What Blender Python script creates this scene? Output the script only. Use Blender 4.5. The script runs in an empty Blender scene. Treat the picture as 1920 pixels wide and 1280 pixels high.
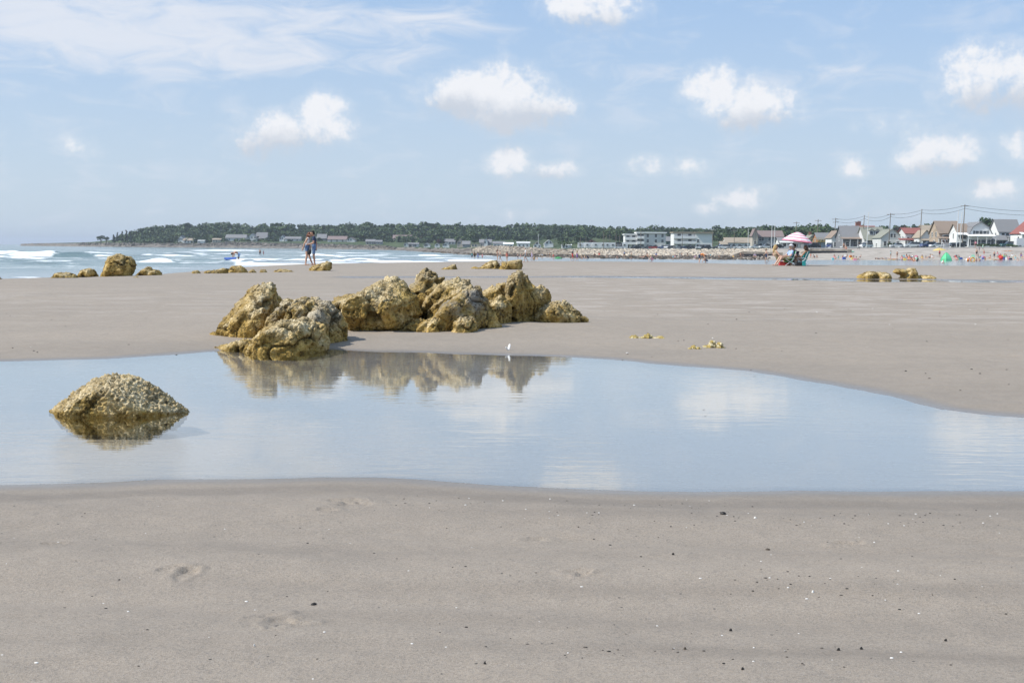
import bpy, bmesh, math, random
import numpy as np
from mathutils import Vector, Matrix

R = math.radians
random.seed(7)
rng = np.random.default_rng(7)
SC = bpy.context.scene
COL = SC.collection

# ------------------------------------------------------------------ camera
F_PX = 2400.0                      # focal length in pixels of the 1920 px wide photograph
CAM_Z = 1.05
PITCH = math.atan(176.3 / F_PX)
ROLL = math.atan(0.0070)
f_ = np.array([0, math.cos(PITCH), -math.sin(PITCH)])
u0 = np.array([0, math.sin(PITCH), math.cos(PITCH)])
r0 = np.array([1.0, 0, 0])
r_ = r0 * math.cos(ROLL) + u0 * math.sin(ROLL)
u_ = u0 * math.cos(ROLL) - r0 * math.sin(ROLL)
cd = bpy.data.cameras.new('camera')
cam = bpy.data.objects.new('camera', cd)
COL.objects.link(cam)
cam.matrix_world = Matrix([[r_[0], u_[0], -f_[0], 0], [r_[1], u_[1], -f_[1], 0],
                           [r_[2], u_[2], -f_[2], CAM_Z], [0, 0, 0, 1]])
cd.sensor_width = 36.0
cd.lens = 36.0 * F_PX / 1920.0
cd.clip_start = 0.05
cd.clip_end = 40000
SC.camera = cam

# ------------------------------------------------------------------ world, sun, exposure
SUN_EL, SUN_X, SUN_Y = 48.0, -1.0, -0.25          # the sun stands to the left, a little behind the camera
_h = math.hypot(SUN_X, SUN_Y)
sun_dir = Vector((SUN_X / _h * math.cos(R(SUN_EL)), SUN_Y / _h * math.cos(R(SUN_EL)), math.sin(R(SUN_EL))))
sl = bpy.data.lights.new('sun', 'SUN')
sl.energy = 5.0
sl.angle = R(0.53)
sl.color = (1.0, 0.955, 0.88)
so = bpy.data.objects.new('sun', sl)
COL.objects.link(so)
so.rotation_euler = sun_dir.to_track_quat('Z', 'Y').to_euler()
SC.view_settings.view_transform = 'Standard'
SC.view_settings.look = 'None'
SC.view_settings.gamma = 1.0
SC.view_settings.exposure = 0.0
SC.view_settings.use_curve_mapping = False

WORLD = bpy.data.worlds.new('World')
SC.world = WORLD
WORLD.cycles.sampling_method = 'MANUAL'
WORLD.cycles.sample_map_resolution = 256
SC.cycles.max_bounces = 6
SC.cycles.diffuse_bounces = 2
SC.cycles.glossy_bounces = 3
SC.cycles.transparent_max_bounces = 8
SC.cycles.volume_bounces = 0
SC.cycles.caustics_reflective = False
SC.cycles.caustics_refractive = False
WORLD.use_nodes = True


class NT:
    """small helper for node trees"""
    def __init__(self, tree):
        self.t = tree
        self.n = tree.nodes
        self.l = tree.links

    def node(self, kind, **kw):
        n = self.n.new(kind)
        for k, v in kw.items():
            setattr(n, k, v)
        return n

    def put(self, sock, v):
        if hasattr(v, 'is_output') or isinstance(v, bpy.types.NodeSocket):
            self.l.new(v, sock)
        elif v is not None:
            if isinstance(v, (tuple, list)) and len(v) == 3 and sock.type == 'RGBA':
                v = (*v, 1)
            sock.default_value = v

    def math(self, op, a, b=None, c=None, clamp=False):
        n = self.node('ShaderNodeMath', operation=op, use_clamp=clamp)
        self.put(n.inputs[0], a)
        if b is not None: self.put(n.inputs[1], b)
        if c is not None: self.put(n.inputs[2], c)
        return n.outputs[0]

    def noise(self, vec, scale, detail=3, rough=0.55, dist=0.0, lac=2.0):
        n = self.node('ShaderNodeTexNoise')
        if vec is not None: self.put(n.inputs['Vector'], vec)
        n.inputs['Scale'].default_value = scale
        n.inputs['Detail'].default_value = detail
        n.inputs['Roughness'].default_value = rough
        n.inputs['Distortion'].default_value = dist
        n.inputs['Lacunarity'].default_value = lac
        return n.outputs[0]

    def voronoi(self, vec, scale, feature='F1', out='Distance', rnd=1.0):
        n = self.node('ShaderNodeTexVoronoi', feature=feature)
        if vec is not None: self.put(n.inputs['Vector'], vec)
        n.inputs['Scale'].default_value = scale
        if 'Randomness' in n.inputs: n.inputs['Randomness'].default_value = rnd
        return n.outputs[out]

    def mix(self, fac, a, b, blend='MIX'):
        n = self.node('ShaderNodeMix', data_type='RGBA', blend_type=blend)
        self.put(n.inputs[0], fac)
        self.put(n.inputs[6], a)
        self.put(n.inputs[7], b)
        return n.outputs[2]

    def ramp(self, fac, lo, hi, a=0.0, b=1.0, smooth=True):
        n = self.node('ShaderNodeMapRange', interpolation_type='SMOOTHSTEP' if smooth else 'LINEAR')
        n.clamp = True
        self.put(n.inputs[0], fac)
        n.inputs[1].default_value = lo
        n.inputs[2].default_value = hi
        n.inputs[3].default_value = a
        n.inputs[4].default_value = b
        return n.outputs[0]

    def scalev(self, vec, s):
        n = self.node('ShaderNodeMapping')
        self.put(n.inputs[0], vec)
        n.inputs['Scale'].default_value = s
        return n.outputs[0]

    def bump(self, h, strength, dist, normal=None):
        n = self.node('ShaderNodeBump')
        n.inputs['Strength'].default_value = strength
        n.inputs['Distance'].default_value = dist
        self.put(n.inputs['Height'], h)
        if normal is not None: self.put(n.inputs['Normal'], normal)
        return n.outputs[0]


SKY_TINT = (5.5, 7.9, 11.3)
SKY_LOW = (6.6, 7.35, 7.75)

def build_world():
    w = NT(WORLD.node_tree)
    w.n.clear()
    out = w.node('ShaderNodeOutputWorld')
    bg = w.node('ShaderNodeBackground')
    bg.inputs[1].default_value = 0.10
    w.l.new(bg.outputs[0], out.inputs[0])
    sky = w.node('ShaderNodeTexSky', sky_type='NISHITA')
    sky.sun_disc = False
    sky.sun_elevation = R(SUN_EL)
    sky.sun_rotation = math.atan2(SUN_X, SUN_Y)
    sky.altitude = 0
    sky.air_density = 0.75
    sky.dust_density = 0.6
    sky.ozone_density = 3.2
    tc = w.node('ShaderNodeTexCoord')
    sep = w.node('ShaderNodeSeparateXYZ')
    w.l.new(tc.outputs['Generated'], sep.inputs[0])
    X, Y, Z = sep.outputs
    hor = w.math('SQRT', w.math('ADD', w.math('MULTIPLY', X, X), w.math('MULTIPLY', Y, Y)))
    az = w.math('MULTIPLY', w.math('ARCTAN2', X, Y), F_PX)            # azimuth and elevation in units of 1/F rad
    el = w.math('MULTIPLY', w.math('ARCTAN2', Z, hor), F_PX)
    comb = w.node('ShaderNodeCombineXYZ')
    w.l.new(az, comb.inputs[0])
    w.l.new(el, comb.inputs[1])
    ae = comb.outputs[0]
    def noise2(vec, scale, detail, rough, dist=0.0):
        n = w.node('ShaderNodeTexNoise', noise_dimensions='2D')
        w.l.new(vec, n.inputs['Vector'])
        n.inputs['Scale'].default_value = scale
        n.inputs['Detail'].default_value = detail
        n.inputs['Roughness'].default_value = rough
        n.inputs['Distortion'].default_value = dist
        return n.outputs[0]

    n1 = noise2(ae, 0.012, 4, 0.55)
    n2 = noise2(ae, 0.040, 5, 0.62)
    wob = w.math('MULTIPLY_ADD', n1, 2.0, w.math('MULTIPLY_ADD', n2, 1.5, -1.75))

    def aecoord(px, row):
        d = f_ + r_ * (px - 960) / F_PX + u_ * (640 - row) / F_PX
        return math.atan2(d[0], d[1]) * F_PX, math.atan2(d[2], math.hypot(d[0], d[1])) * F_PX

    def rel(a, e, ha, he):
        n = w.node('ShaderNodeVectorMath', operation='MULTIPLY_ADD')
        w.l.new(ae, n.inputs[0])
        n.inputs[1].default_value = (1 / ha, 1 / he, 0)
        n.inputs[2].default_value = (-a / ha, -e / he, 0)
        return n.outputs[0]

    def field(items, power):
        """the largest of many soft ellipses"""
        tot = None
        for a, e, ha, he, p in items:
            v = rel(a, e, ha, he)
            n = w.node('ShaderNodeVectorMath', operation='DOT_PRODUCT')
            w.l.new(v, n.inputs[0])
            w.l.new(v, n.inputs[1])
            m = w.math('SUBTRACT', power(p), n.outputs['Value'])
            tot = m if tot is None else w.math('MAXIMUM', tot, m)
        return tot

    cum = [(872, 182, 78, 50, .95), (945, 172, 82, 52, 1.0), (1005, 205, 78, 48, .95), (960, 222, 120, 34, .7), (1340, 168, 60, 45, 1), (1405, 192, 80, 50, 1), (1415, 218, 84, 32, .75),
           (520, 250, 90, 50, .55), (470, 275, 80, 32, .35), (608, 222, 60, 50, .85), (960, 304, 54, 32, .85), (1020, 320, 64, 22, .7),
           (1112, 6, 108, 52, .75), (1852, 142, 96, 56, .8), (1935, 165, 90, 58, .85), (1880, 185, 110, 36, .6), (1766, 292, 72, 44, .8), (1925, 270, 56, 34, .5),
           (1392, 370, 66, 30, .55), (1598, 312, 38, 26, .4), (1850, 352, 76, 26, .4), (1215, 307, 56, 24, .3), (1300, 312, 56, 22, .15), (1335, 392, 44, 18, .3), (985, 402, 54, 16, .1), (150, 275, 60, 28, .0), (1680, 235, 100, 30, .05)]
    items = [(*aecoord(c[0], c[1]), c[2], c[3], c[4]) for c in cum]
    rs = random.Random(5)
    for i in range(12):       # the same kind of small cumulus goes on round the rest of the sky
        sg = 1 if i % 2 else -1
        items.append((sg * rs.uniform(1200, 6800), rs.uniform(70, 1500), rs.uniform(60, 170), rs.uniform(30, 75), rs.uniform(.5, .95)))
    fld = w.math('ADD', field(items, lambda p: p), wob)
    tot = w.math('ADD', w.ramp(fld, -0.9, 0.3, 0, .22), w.ramp(fld, -0.1, 0.75, 0, .78))
    # darker undersides of the two large clouds
    und = None
    for a, e, ha, he, p in [(*aecoord(985, 240), 150, 44, 1), (*aecoord(1420, 244), 115, 36, 1), (*aecoord(850, 218), 100, 40, 1), (*aecoord(540, 292), 150, 44, 1), (*aecoord(1890, 205), 140, 44, 1), (*aecoord(1770, 330), 90, 28, 1), (*aecoord(1110, 62), 130, 36, 1), (*aecoord(1000, 345), 110, 24, 1)]:
        n = w.node('ShaderNodeVectorMath', operation='LENGTH')
        w.l.new(rel(a, e, ha, he), n.inputs[0])
        d = w.math('SUBTRACT', 1.15, n.outputs['Value'])
        und = d if und is None else w.math('MAXIMUM', und, d)
    # thin high cloud: wind-drawn streaks
    rot = w.node('ShaderNodeMapping')
    w.l.new(ae, rot.inputs[0])
    rot.inputs['Rotation'].default_value = (0, 0, R(9))
    rot.inputs['Scale'].default_value = (0.30, 1.0, 1)
    st = noise2(rot.outputs[0], 0.024, 5, 0.62, 0.5)
    cir = [(250, 55, 560, 84, 1.15), (640, 105, 190, 34, .5), (770, 45, 230, 42, .7), (1580, 145, 260, 36, .35), (1190, 135, 180, 40, .3), (1440, 215, 420, 30, .2)]
    items2 = [(*aecoord(c[0], c[1]), c[2], c[3], c[4]) for c in cir]
    for i in range(6):
        sg = 1 if i % 2 else -1
        items2.append((sg * rs.uniform(1300, 6500), rs.uniform(300, 1800), rs.uniform(300, 700), rs.uniform(40, 120), rs.uniform(.4, .8)))
    ci = w.ramp(w.math('ADD', field(items2, lambda p: p), w.math('MULTIPLY_ADD', st, 2.6, -1.3)), -0.25, 1.35, 0, .88)
    ci = w.math('MAXIMUM', ci, w.ramp(w.math('ADD', st, w.math('MULTIPLY', n1, .5)), .72, 1.08, 0, .30))
    # summer haze near the horizon belongs to the sky itself
    pale = w.ramp(el, -20, 560, 0.66, 0.0)
    skyc = w.mix(0.55, sky.outputs[0], SKY_TINT)
    skyc = w.mix(pale, skyc, SKY_LOW)
    c1 = w.mix(ci, skyc, (7.9, 8.3, 9.1))
    shade = w.ramp(w.math('MULTIPLY_ADD', n2, -0.7, w.math('ADD', und, 0.25)), -0.25, 0.65)
    cc = w.mix(shade, (9.6, 9.6, 9.8), (6.35, 6.8, 7.55))
    c2 = w.mix(w.math('MULTIPLY', tot, 0.9), c1, cc)
    w.l.new(c2, bg.inputs[0])


build_world()

# ------------------------------------------------------------------ pixel -> place
def ray(px, row):
    return f_ + r_ * (px - 960) / F_PX + u_ * (640 - row) / F_PX

def PD(px, row, Y):
    d = ray(px, row)
    return np.array([0, 0, CAM_Z]) + d * (Y / d[1])

def PZ(px, row, z=0.0):
    d = ray(px, row)
    return np.array([0, 0, CAM_Z]) + d * ((z - CAM_Z) / d[2])

def horizon(px):
    return 640 - 176.3 + (px - 960) * 0.0070

# ------------------------------------------------------------------ noise in numpy
def _hash(ix, iy, iz):
    h = (ix.astype(np.int64) * 374761393 + iy.astype(np.int64) * 668265263 + iz.astype(np.int64) * 2147483647) & 0xffffffff
    h = ((h ^ (h >> 13)) * 1274126177) & 0xffffffff
    h = ((h ^ (h >> 16)) * 2246822519) & 0xffffffff
    return ((h ^ (h >> 15)) & 0xffff) / 65535.0

def vnoise(x, y, z=None):
    if z is None: z = np.zeros_like(x)
    ix, iy, iz = np.floor(x), np.floor(y), np.floor(z)
    fx, fy, fz = x - ix, y - iy, z - iz
    fx, fy, fz = [t * t * t * (t * (t * 6 - 15) + 10) for t in (fx, fy, fz)]
    o = 0
    for a in (0, 1):
        for b in (0, 1):
            for c in (0, 1):
                o = o + _hash(ix + a, iy + b, iz + c) * (fx if a else 1 - fx) * (fy if b else 1 - fy) * (fz if c else 1 - fz)
    return o * 2 - 1

def fbm(x, y, z=None, octs=4, gain=0.5):
    if z is None: z = np.zeros_like(x)
    o, a, s = 0, 1.0, 1.0
    for i in range(octs):
        o = o + a * vnoise(x * s + 17.3 * i, y * s - 9.1 * i, z * s + 4.7 * i)
        a *= gain
        s *= 2.03
    return o

def cells(p, s):
    """F1 distance of a jittered 3D grid"""
    q = p * s
    b = np.floor(q)
    best = np.full(len(p), 9.0)
    for dx in (-1, 0, 1):
        for dy in (-1, 0, 1):
            for dz in (-1, 0, 1):
                c = b + np.array([dx, dy, dz])
                jx = _hash(c[:, 0], c[:, 1], c[:, 2])
                jy = _hash(c[:, 0] + 57, c[:, 1], c[:, 2] + 31)
                jz = _hash(c[:, 0], c[:, 1] + 91, c[:, 2] + 13)
                d = np.sqrt((c[:, 0] + jx - q[:, 0]) ** 2 + (c[:, 1] + jy - q[:, 1]) ** 2 + (c[:, 2] + jz - q[:, 2]) ** 2)
                best = np.minimum(best, d)
    return best

def sstep(x, a, b):
    t = np.clip((x - a) / (b - a), 0, 1)
    return t * t * (3 - 2 * t)

# ------------------------------------------------------------------ objects
def link(o, parent=None):
    COL.objects.link(o)
    if parent is not None: o.parent = parent
    return o

def tag(o, label=None, cat=None, group=None, kind=None):
    if label: o['label'] = label
    if cat: o['category'] = cat
    if group: o['group'] = group
    if kind: o['kind'] = kind
    return o

def empty(name, loc, rz=0.0, scale=1.0):
    o = bpy.data.objects.new(name, None)
    o.location = loc
    o.rotation_euler = (0, 0, rz)
    o.scale = (scale,) * 3
    o.empty_display_size = 0.1
    return link(o)

def mesh_np(name, V, Fq, mats=(), smooth=False):
    me = bpy.data.meshes.new(name)
    V = np.asarray(V, dtype=np.float32)
    Fq = np.asarray(Fq, dtype=np.int32)
    k = Fq.shape[1]
    me.vertices.add(len(V))
    me.vertices.foreach_set('co', V.ravel())
    me.loops.add(Fq.size)
    me.loops.foreach_set('vertex_index', Fq.ravel())
    me.polygons.add(len(Fq))
    me.polygons.foreach_set('loop_start', np.arange(0, Fq.size, k, dtype=np.int32))
    me.polygons.foreach_set('loop_total', np.full(len(Fq), k, dtype=np.int32))
    if smooth: me.polygons.foreach_set('use_smooth', np.ones(len(Fq), dtype=bool))
    for m in mats: me.materials.append(m)
    me.update(calc_edges=True)
    return me

def grid_faces(nr, nc, wrap=False):
    i = np.arange(nr - 1)[:, None]
    j = np.arange(nc if wrap else nc - 1)[None, :]
    a = i * nc + j
    b = i * nc + (j + 1) % nc
    return np.stack([a, b, b + nc, a + nc], -1).reshape(-1, 4)

def attr(me, name, vals):
    at = me.attributes.new(name, 'FLOAT', 'POINT')
    at.data.foreach_set('value', np.asarray(vals, dtype=np.float32))

class MB:
    """collects simple shapes into ONE mesh"""
    def __init__(self):
        self.v, self.f, self.m = [], [], []

    def add(self, vs, fs, mi=0):
        o = len(self.v)
        self.v += [tuple(map(float, v)) for v in vs]
        self.f += [tuple(i + o for i in f) for f in fs]
        self.m += [mi] * len(fs)
        return self

    def box(self, c, s, mi=0, rz=0.0, taper=1.0):
        x, y, z = s[0] / 2, s[1] / 2, s[2] / 2
        vs = []
        for dz in (-1, 1):
            t = taper if dz > 0 else 1
            for dx, dy in ((-1, -1), (1, -1), (1, 1), (-1, 1)):
                X, Y = dx * x * t, dy * y * t
                vs.append((c[0] + X * math.cos(rz) - Y * math.sin(rz), c[1] + X * math.sin(rz) + Y * math.cos(rz), c[2] + dz * z))
        return self.add(vs, [(3, 2, 1, 0), (4, 5, 6, 7), (0, 1, 5, 4), (1, 2, 6, 5), (2, 3, 7, 6), (3, 0, 4, 7)], mi)

    def tube(self, pts, rad, n=8, mi=0, caps=True):
        pts = [Vector(p) for p in pts]
        if not hasattr(rad, '__len__'): rad = [rad] * len(pts)
        vs, fs = [], []
        ref = None
        for i, p in enumerate(pts):
            t = (pts[min(i + 1, len(pts) - 1)] - pts[max(i - 1, 0)]).normalized()
            if ref is None:
                ref = Vector((0, 0, 1)) if abs(t.z) < 0.9 else Vector((1, 0, 0))
            a = t.cross(ref).normalized()
            b = t.cross(a).normalized()
            ref = -b if False else ref
            for k in range(n):
                w = 2 * math.pi * k / n
                vs.append(p + (a * math.cos(w) + b * math.sin(w)) * rad[i])
        for i in range(len(pts) - 1):
            for k in range(n):
                fs.append((i * n + k, i * n + (k + 1) % n, (i + 1) * n + (k + 1) % n, (i + 1) * n + k))
        if caps:
            fs.append(tuple(range(n - 1, -1, -1)))
            fs.append(tuple((len(pts) - 1) * n + k for k in range(n)))
        return self.add(vs, fs, mi)

    def ball(self, c, r, nu=10, nv=7, mi=0, M=None):
        if not hasattr(r, '__len__'): r = (r, r, r)
        vs = [Vector((0, 0, 1))]
        for j in range(1, nv):
            ph = math.pi * j / nv
            for i in range(nu):
                th = 2 * math.pi * i / nu
                vs.append(Vector((math.sin(ph) * math.cos(th), math.sin(ph) * math.sin(th), math.cos(ph))))
        vs.append(Vector((0, 0, -1)))
        vs = [Vector((v.x * r[0], v.y * r[1], v.z * r[2])) for v in vs]
        if M is not None: vs = [M @ v for v in vs]
        vs = [v + Vector(c) for v in vs]
        fs = [(0, 1 + i, 1 + (i + 1) % nu) for i in range(nu)]
        for j in range(nv - 2):
            for i in range(nu):
                a = 1 + j * nu + i
                b = 1 + j * nu + (i + 1) % nu
                fs.append((a, a + nu, b + nu, b))
        last = len(vs) - 1
        o = 1 + (nv - 2) * nu
        fs += [(last, o + (i + 1) % nu, o + i) for i in range(nu)]
        return self.add(vs, fs, mi)

    def prism(self, poly, y0, y1, mi=0):
        """polygon in x,z extruded along y"""
        n = len(poly)
        vs = [(p[0], y0, p[1]) for p in poly] + [(p[0], y1, p[1]) for p in poly]
        fs = [tuple(range(n)), tuple(range(2 * n - 1, n - 1, -1))]
        fs += [(i, i + n, (i + 1) % n + n, (i + 1) % n) for i in range(n)]
        return self.add(vs, fs, mi)

    def mesh(self, name, mats=(), smooth=False):
        me = bpy.data.meshes.new(name)
        me.from_pydata(self.v, [], self.f)
        for m in mats: me.materials.append(m)
        me.polygons.foreach_set('material_index', self.m)
        if smooth: me.polygons.foreach_set('use_smooth', [True] * len(self.f))
        bm = bmesh.new()
        bm.from_mesh(me)
        bmesh.ops.recalc_face_normals(bm, faces=bm.faces)
        bm.to_mesh(me)
        bm.free()
        me.update()
        return me

    def build(self, name, mats, parent=None, smooth=False, loc=None):
        if not isinstance(mats, (list, tuple)): mats = [mats]
        o = bpy.data.objects.new(name, self.mesh(name, mats, smooth))
        if loc is not None: o.location = loc
        return link(o, parent)

# ------------------------------------------------------------------ materials
MATS = {}

def mat_base(name):
    m = bpy.data.materials.new(name)
    m.use_nodes = True
    t = NT(m.node_tree)
    b = t.n.get('Principled BSDF')
    return m, t, b

def paint(name, col, rough=0.6, var=0.12, scale=6.0, metal=0.0, spec=0.4):
    """plain painted / cloth / plastic surface with slight unevenness"""
    if name in MATS: return MATS[name]
    m, t, b = mat_base(name)
    tc = t.node('ShaderNodeTexCoord')
    n = t.noise(tc.outputs['Object'], scale, 4, 0.6)
    d = tuple(c * (1 - var) for c in col)
    l = tuple(min(1, c * (1 + var)) for c in col)
    t.l.new(t.mix(n, d, l), b.inputs['Base Color'])
    b.inputs['Roughness'].default_value = rough
    b.inputs['Metallic'].default_value = metal
    b.inputs['Specular IOR Level'].default_value = spec
    MATS[name] = m
    return m

def mat_sand():
    m, t, b = mat_base('beach_sand')
    g = t.node('ShaderNodeNewGeometry').outputs['Position']
    wet = t.node('ShaderNodeAttribute', attribute_name='wet').outputs['Fac']
    tilth = t.node('ShaderNodeAttribute', attribute_name='loose').outputs['Fac']
    big = t.noise(t.scalev(g, (0.5, 1.0, 1)), 0.7, 4, 0.6)
    mid = t.noise(g, 7.0, 5, 0.65)
    grain = t.noise(g, 420, 3, 0.7)
    grain2 = t.noise(g, 120, 4, 0.75)
    c = t.mix(t.ramp(big, .3, .7), (.278, .227, .172), (.335, .272, .206))
    c = t.mix(t.ramp(mid, .35, .7, 0, .5), c, (.370, .303, .234))
    # dry, pale streaks further up the beach
    sv = t.scalev(g, (0.5, 1.0, 1))
    streak = t.noise(sv, 1.5, 5, 0.62)
    c = t.mix(t.math('MULTIPLY', t.ramp(streak, .51, .58, 0, .9), tilth), c, (.43, .365, .305))
    c = t.mix(t.ramp(grain2, .42, .72, 0, .75), c, (.115, .10, .088))
    grain3 = t.noise(g, 46, 4, 0.8)
    c = t.mix(t.ramp(grain3, .48, .72, 0, .22), c, (.37, .335, .30))
    c = t.mix(t.ramp(grain3, .50, .30, 0, .22), c, (.11, .098, .088))
    c = t.mix(t.ramp(grain, .45, .68, 0, .6), c, (.46, .42, .38))
    c = t.mix(t.ramp(grain, .50, .30, 0, .45), c, (.12, .11, .10))
    vd = t.voronoi(g, 38)
    vc = t.node('ShaderNodeTexVoronoi')
    t.l.new(g, vc.inputs['Vector'])
    vc.inputs['Scale'].default_value = 38
    sp = t.node('ShaderNodeSeparateColor')
    t.l.new(vc.outputs['Color'], sp.inputs[0])
    speck = t.math('MULTIPLY', t.math('LESS_THAN', vd, 0.11), t.math('GREATER_THAN', sp.outputs[0], 0.985))
    c = t.mix(speck, c, (.80, .78, .74))
    dspeck = t.math('MULTIPLY', t.math('LESS_THAN', vd, 0.15), t.math('LESS_THAN', sp.outputs[0], 0.02))
    c = t.mix(dspeck, c, (.035, .03, .026))
    under = t.node('ShaderNodeAttribute', attribute_name='under').outputs['Fac']
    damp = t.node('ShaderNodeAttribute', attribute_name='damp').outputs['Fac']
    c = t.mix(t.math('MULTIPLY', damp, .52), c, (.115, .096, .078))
    wetf = t.math('MULTIPLY', wet, t.ramp(mid, .1, .6, .75, 1.0))
    c = t.mix(t.math('MULTIPLY', wetf, t.math('SUBTRACT', 1.0, under)), c, t.mix(0.52, c, (.075, .064, .054)))
    c = t.mix(t.math('MULTIPLY', under, .7), c, (.32, .285, .24))
    t.l.new(c, b.inputs['Base Color'])
    t.l.new(t.ramp(wetf, 0.05, 1.0, .82, .26), b.inputs['Roughness'])
    b.inputs['Specular IOR Level'].default_value = 0.45
    h = t.math('ADD', t.math('MULTIPLY', grain, .5), t.math('ADD', t.math('MULTIPLY', grain2, .7), t.math('MULTIPLY', mid, 2.0)))
    bu = t.node('ShaderNodeBump')
    bu.inputs['Distance'].default_value = 0.010
    t.l.new(t.ramp(wet, 0.0, .9, .50, .05), bu.inputs['Strength'])
    t.l.new(h, bu.inputs['Height'])
    t.l.new(bu.outputs[0], b.inputs['Normal'])
    return m

def mat_still_water():
    m, t, b = mat_base('still_water')
    t.n.remove(b)
    out = t.n.get('Material Output')
    g = t.node('ShaderNodeNewGeometry').outputs['Position']
    rip = t.noise(t.scalev(g, (0.30, 1, 1)), 11, 3, 0.5, 0.3)
    rip2 = t.noise(t.scalev(g, (0.18, 1, 1)), 30, 2, 0.5)
    area = t.ramp(t.noise(g, .55, 3, .55), .40, .68, .12, 1.0)
    h = t.math('MULTIPLY', t.math('ADD', t.math('MULTIPLY', rip, 1.0), t.math('MULTIPLY', rip2, .28)), area)
    bu = t.bump(h, 1.0, 0.0019)
    # Schlick reflectance, the same from above and from below
    geo = t.node('ShaderNodeNewGeometry')
    dt = t.node('ShaderNodeVectorMath', operation='DOT_PRODUCT')
    t.l.new(geo.outputs['Incoming'], dt.inputs[0])
    t.l.new(bu, dt.inputs[1])
    gz = t.math('SUBTRACT', 1.0, t.math('ABSOLUTE', dt.outputs['Value']), clamp=True)
    frv = t.math('MULTIPLY_ADD', t.math('POWER', gz, 4.6), .96, .035)
    gl = t.node('ShaderNodeBsdfGlossy')
    gl.inputs['Roughness'].default_value = 0.02
    gl.inputs['Color'].default_value = (.975, .99, .975, 1)
    t.l.new(bu, gl.inputs['Normal'])
    tr = t.node('ShaderNodeBsdfTransparent')
    tr.inputs['Color'].default_value = (.97, .985, .99, 1)
    mx = t.node('ShaderNodeMixShader')
    t.l.new(frv, mx.inputs[0])
    t.l.new(tr.outputs[0], mx.inputs[1])
    t.l.new(gl.outputs[0], mx.inputs[2])
    t.l.new(mx.outputs[0], out.inputs['Surface'])
    return m

def mat_sea():
    m, t, b = mat_base('sea_water')
    g = t.node('ShaderNodeNewGeometry').outputs['Position']
    foam = t.node('ShaderNodeAttribute', attribute_name='foam').outputs['Fac']
    shal = t.node('ShaderNodeAttribute', attribute_name='shallow').outputs['Fac']
    n = t.noise(t.scalev(g, (.35, 1, 1)), .35, 5, .65)
    n2 = t.noise(t.scalev(g, (.4, 1, 1)), 1.5, 5, .7)
    c = t.mix(t.ramp(n, .3, .7), (.10, .155, .145), (.18, .245, .222))
    c = t.mix(shal, c, (.24, .27, .28))
    fm = t.ramp(t.math('ADD', foam, t.math('MULTIPLY', t.math('SUBTRACT', n2, .5), .9)),   .24, .50)
    c = t.mix(fm, c, (.82, .85, .87))
    t.l.new(c, b.inputs['Base Color'])
    t.l.new(t.ramp(fm, 0, 1, .12, .9), b.inputs['Roughness'])
    b.inputs['IOR'].default_value = 1.333
    h = t.math('ADD', t.math('MULTIPLY', n, 1.0), t.math('MULTIPLY', n2, .35))
    bu = t.node('ShaderNodeBump')
    bu.inputs['Distance'].default_value = .30
    t.l.new(t.ramp(shal, 0, 1, .75, .10), bu.inputs['Strength'])
    t.l.new(h, bu.inputs['Height'])
    t.l.new(bu.outputs[0], b.inputs['Normal'])
    return m

def mat_rock(name='barnacle_rock', grain=1.0, pale=0.0):
    m, t, b = mat_base(name)
    tc = t.node('ShaderNodeTexCoord').outputs['Object']
    up = t.node('ShaderNodeAttribute', attribute_name='top').outputs['Fac']
    bare = t.node('ShaderNodeAttribute', attribute_name='bare').outputs['Fac']
    n1 = t.noise(tc, 2.6 * grain, 5, .6)
    n2 = t.noise(tc, 9 * grain, 5, .65)
    n3 = t.noise(tc, 34 * grain, 4, .7)
    vo = t.node('ShaderNodeTexVoronoi')
    t.l.new(tc, vo.inputs['Vector'])
    vo.inputs['Scale'].default_value = 44 * grain
    vs = t.node('ShaderNodeSeparateColor')
    t.l.new(vo.outputs['Color'], vs.inputs[0])
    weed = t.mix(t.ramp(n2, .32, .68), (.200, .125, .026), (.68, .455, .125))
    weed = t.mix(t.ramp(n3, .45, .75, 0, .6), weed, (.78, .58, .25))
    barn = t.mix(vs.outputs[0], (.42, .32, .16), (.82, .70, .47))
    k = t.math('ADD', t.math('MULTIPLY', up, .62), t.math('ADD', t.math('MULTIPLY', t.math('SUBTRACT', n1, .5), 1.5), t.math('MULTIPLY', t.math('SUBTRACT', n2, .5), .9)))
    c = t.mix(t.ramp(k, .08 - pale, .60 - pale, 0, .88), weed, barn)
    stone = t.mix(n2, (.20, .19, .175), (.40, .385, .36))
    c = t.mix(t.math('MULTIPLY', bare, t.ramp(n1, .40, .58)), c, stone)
    n0 = t.noise(tc, 1.5 * grain + .4, 3, .6, .4)
    c = t.mix(t.math('MULTIPLY', t.ramp(n0, .56, .40), t.ramp(n2, .30, .62, .15, .5)), c, (.115, .070, .018))
    dk = t.math('MULTIPLY', t.ramp(vs.outputs[1], .72, .86), t.ramp(n2, .62, .40))
    c = t.mix(t.math('MULTIPLY', dk, .75), c, (.040, .030, .012))
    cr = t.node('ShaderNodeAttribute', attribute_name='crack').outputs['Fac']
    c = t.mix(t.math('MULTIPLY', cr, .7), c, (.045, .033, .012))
    t.l.new(c, b.inputs['Base Color'])
    b.inputs['Roughness'].default_value = .85
    b.inputs['Specular IOR Level'].default_value = .25
    h = t.math('ADD', t.math('MULTIPLY', vo.outputs['Distance'], -.8), t.math('ADD', n3, t.math('MULTIPLY', n2, 1.2)))
    t.l.new(t.bump(h, .9, .022 / grain), b.inputs['Normal'])
    return m

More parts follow.
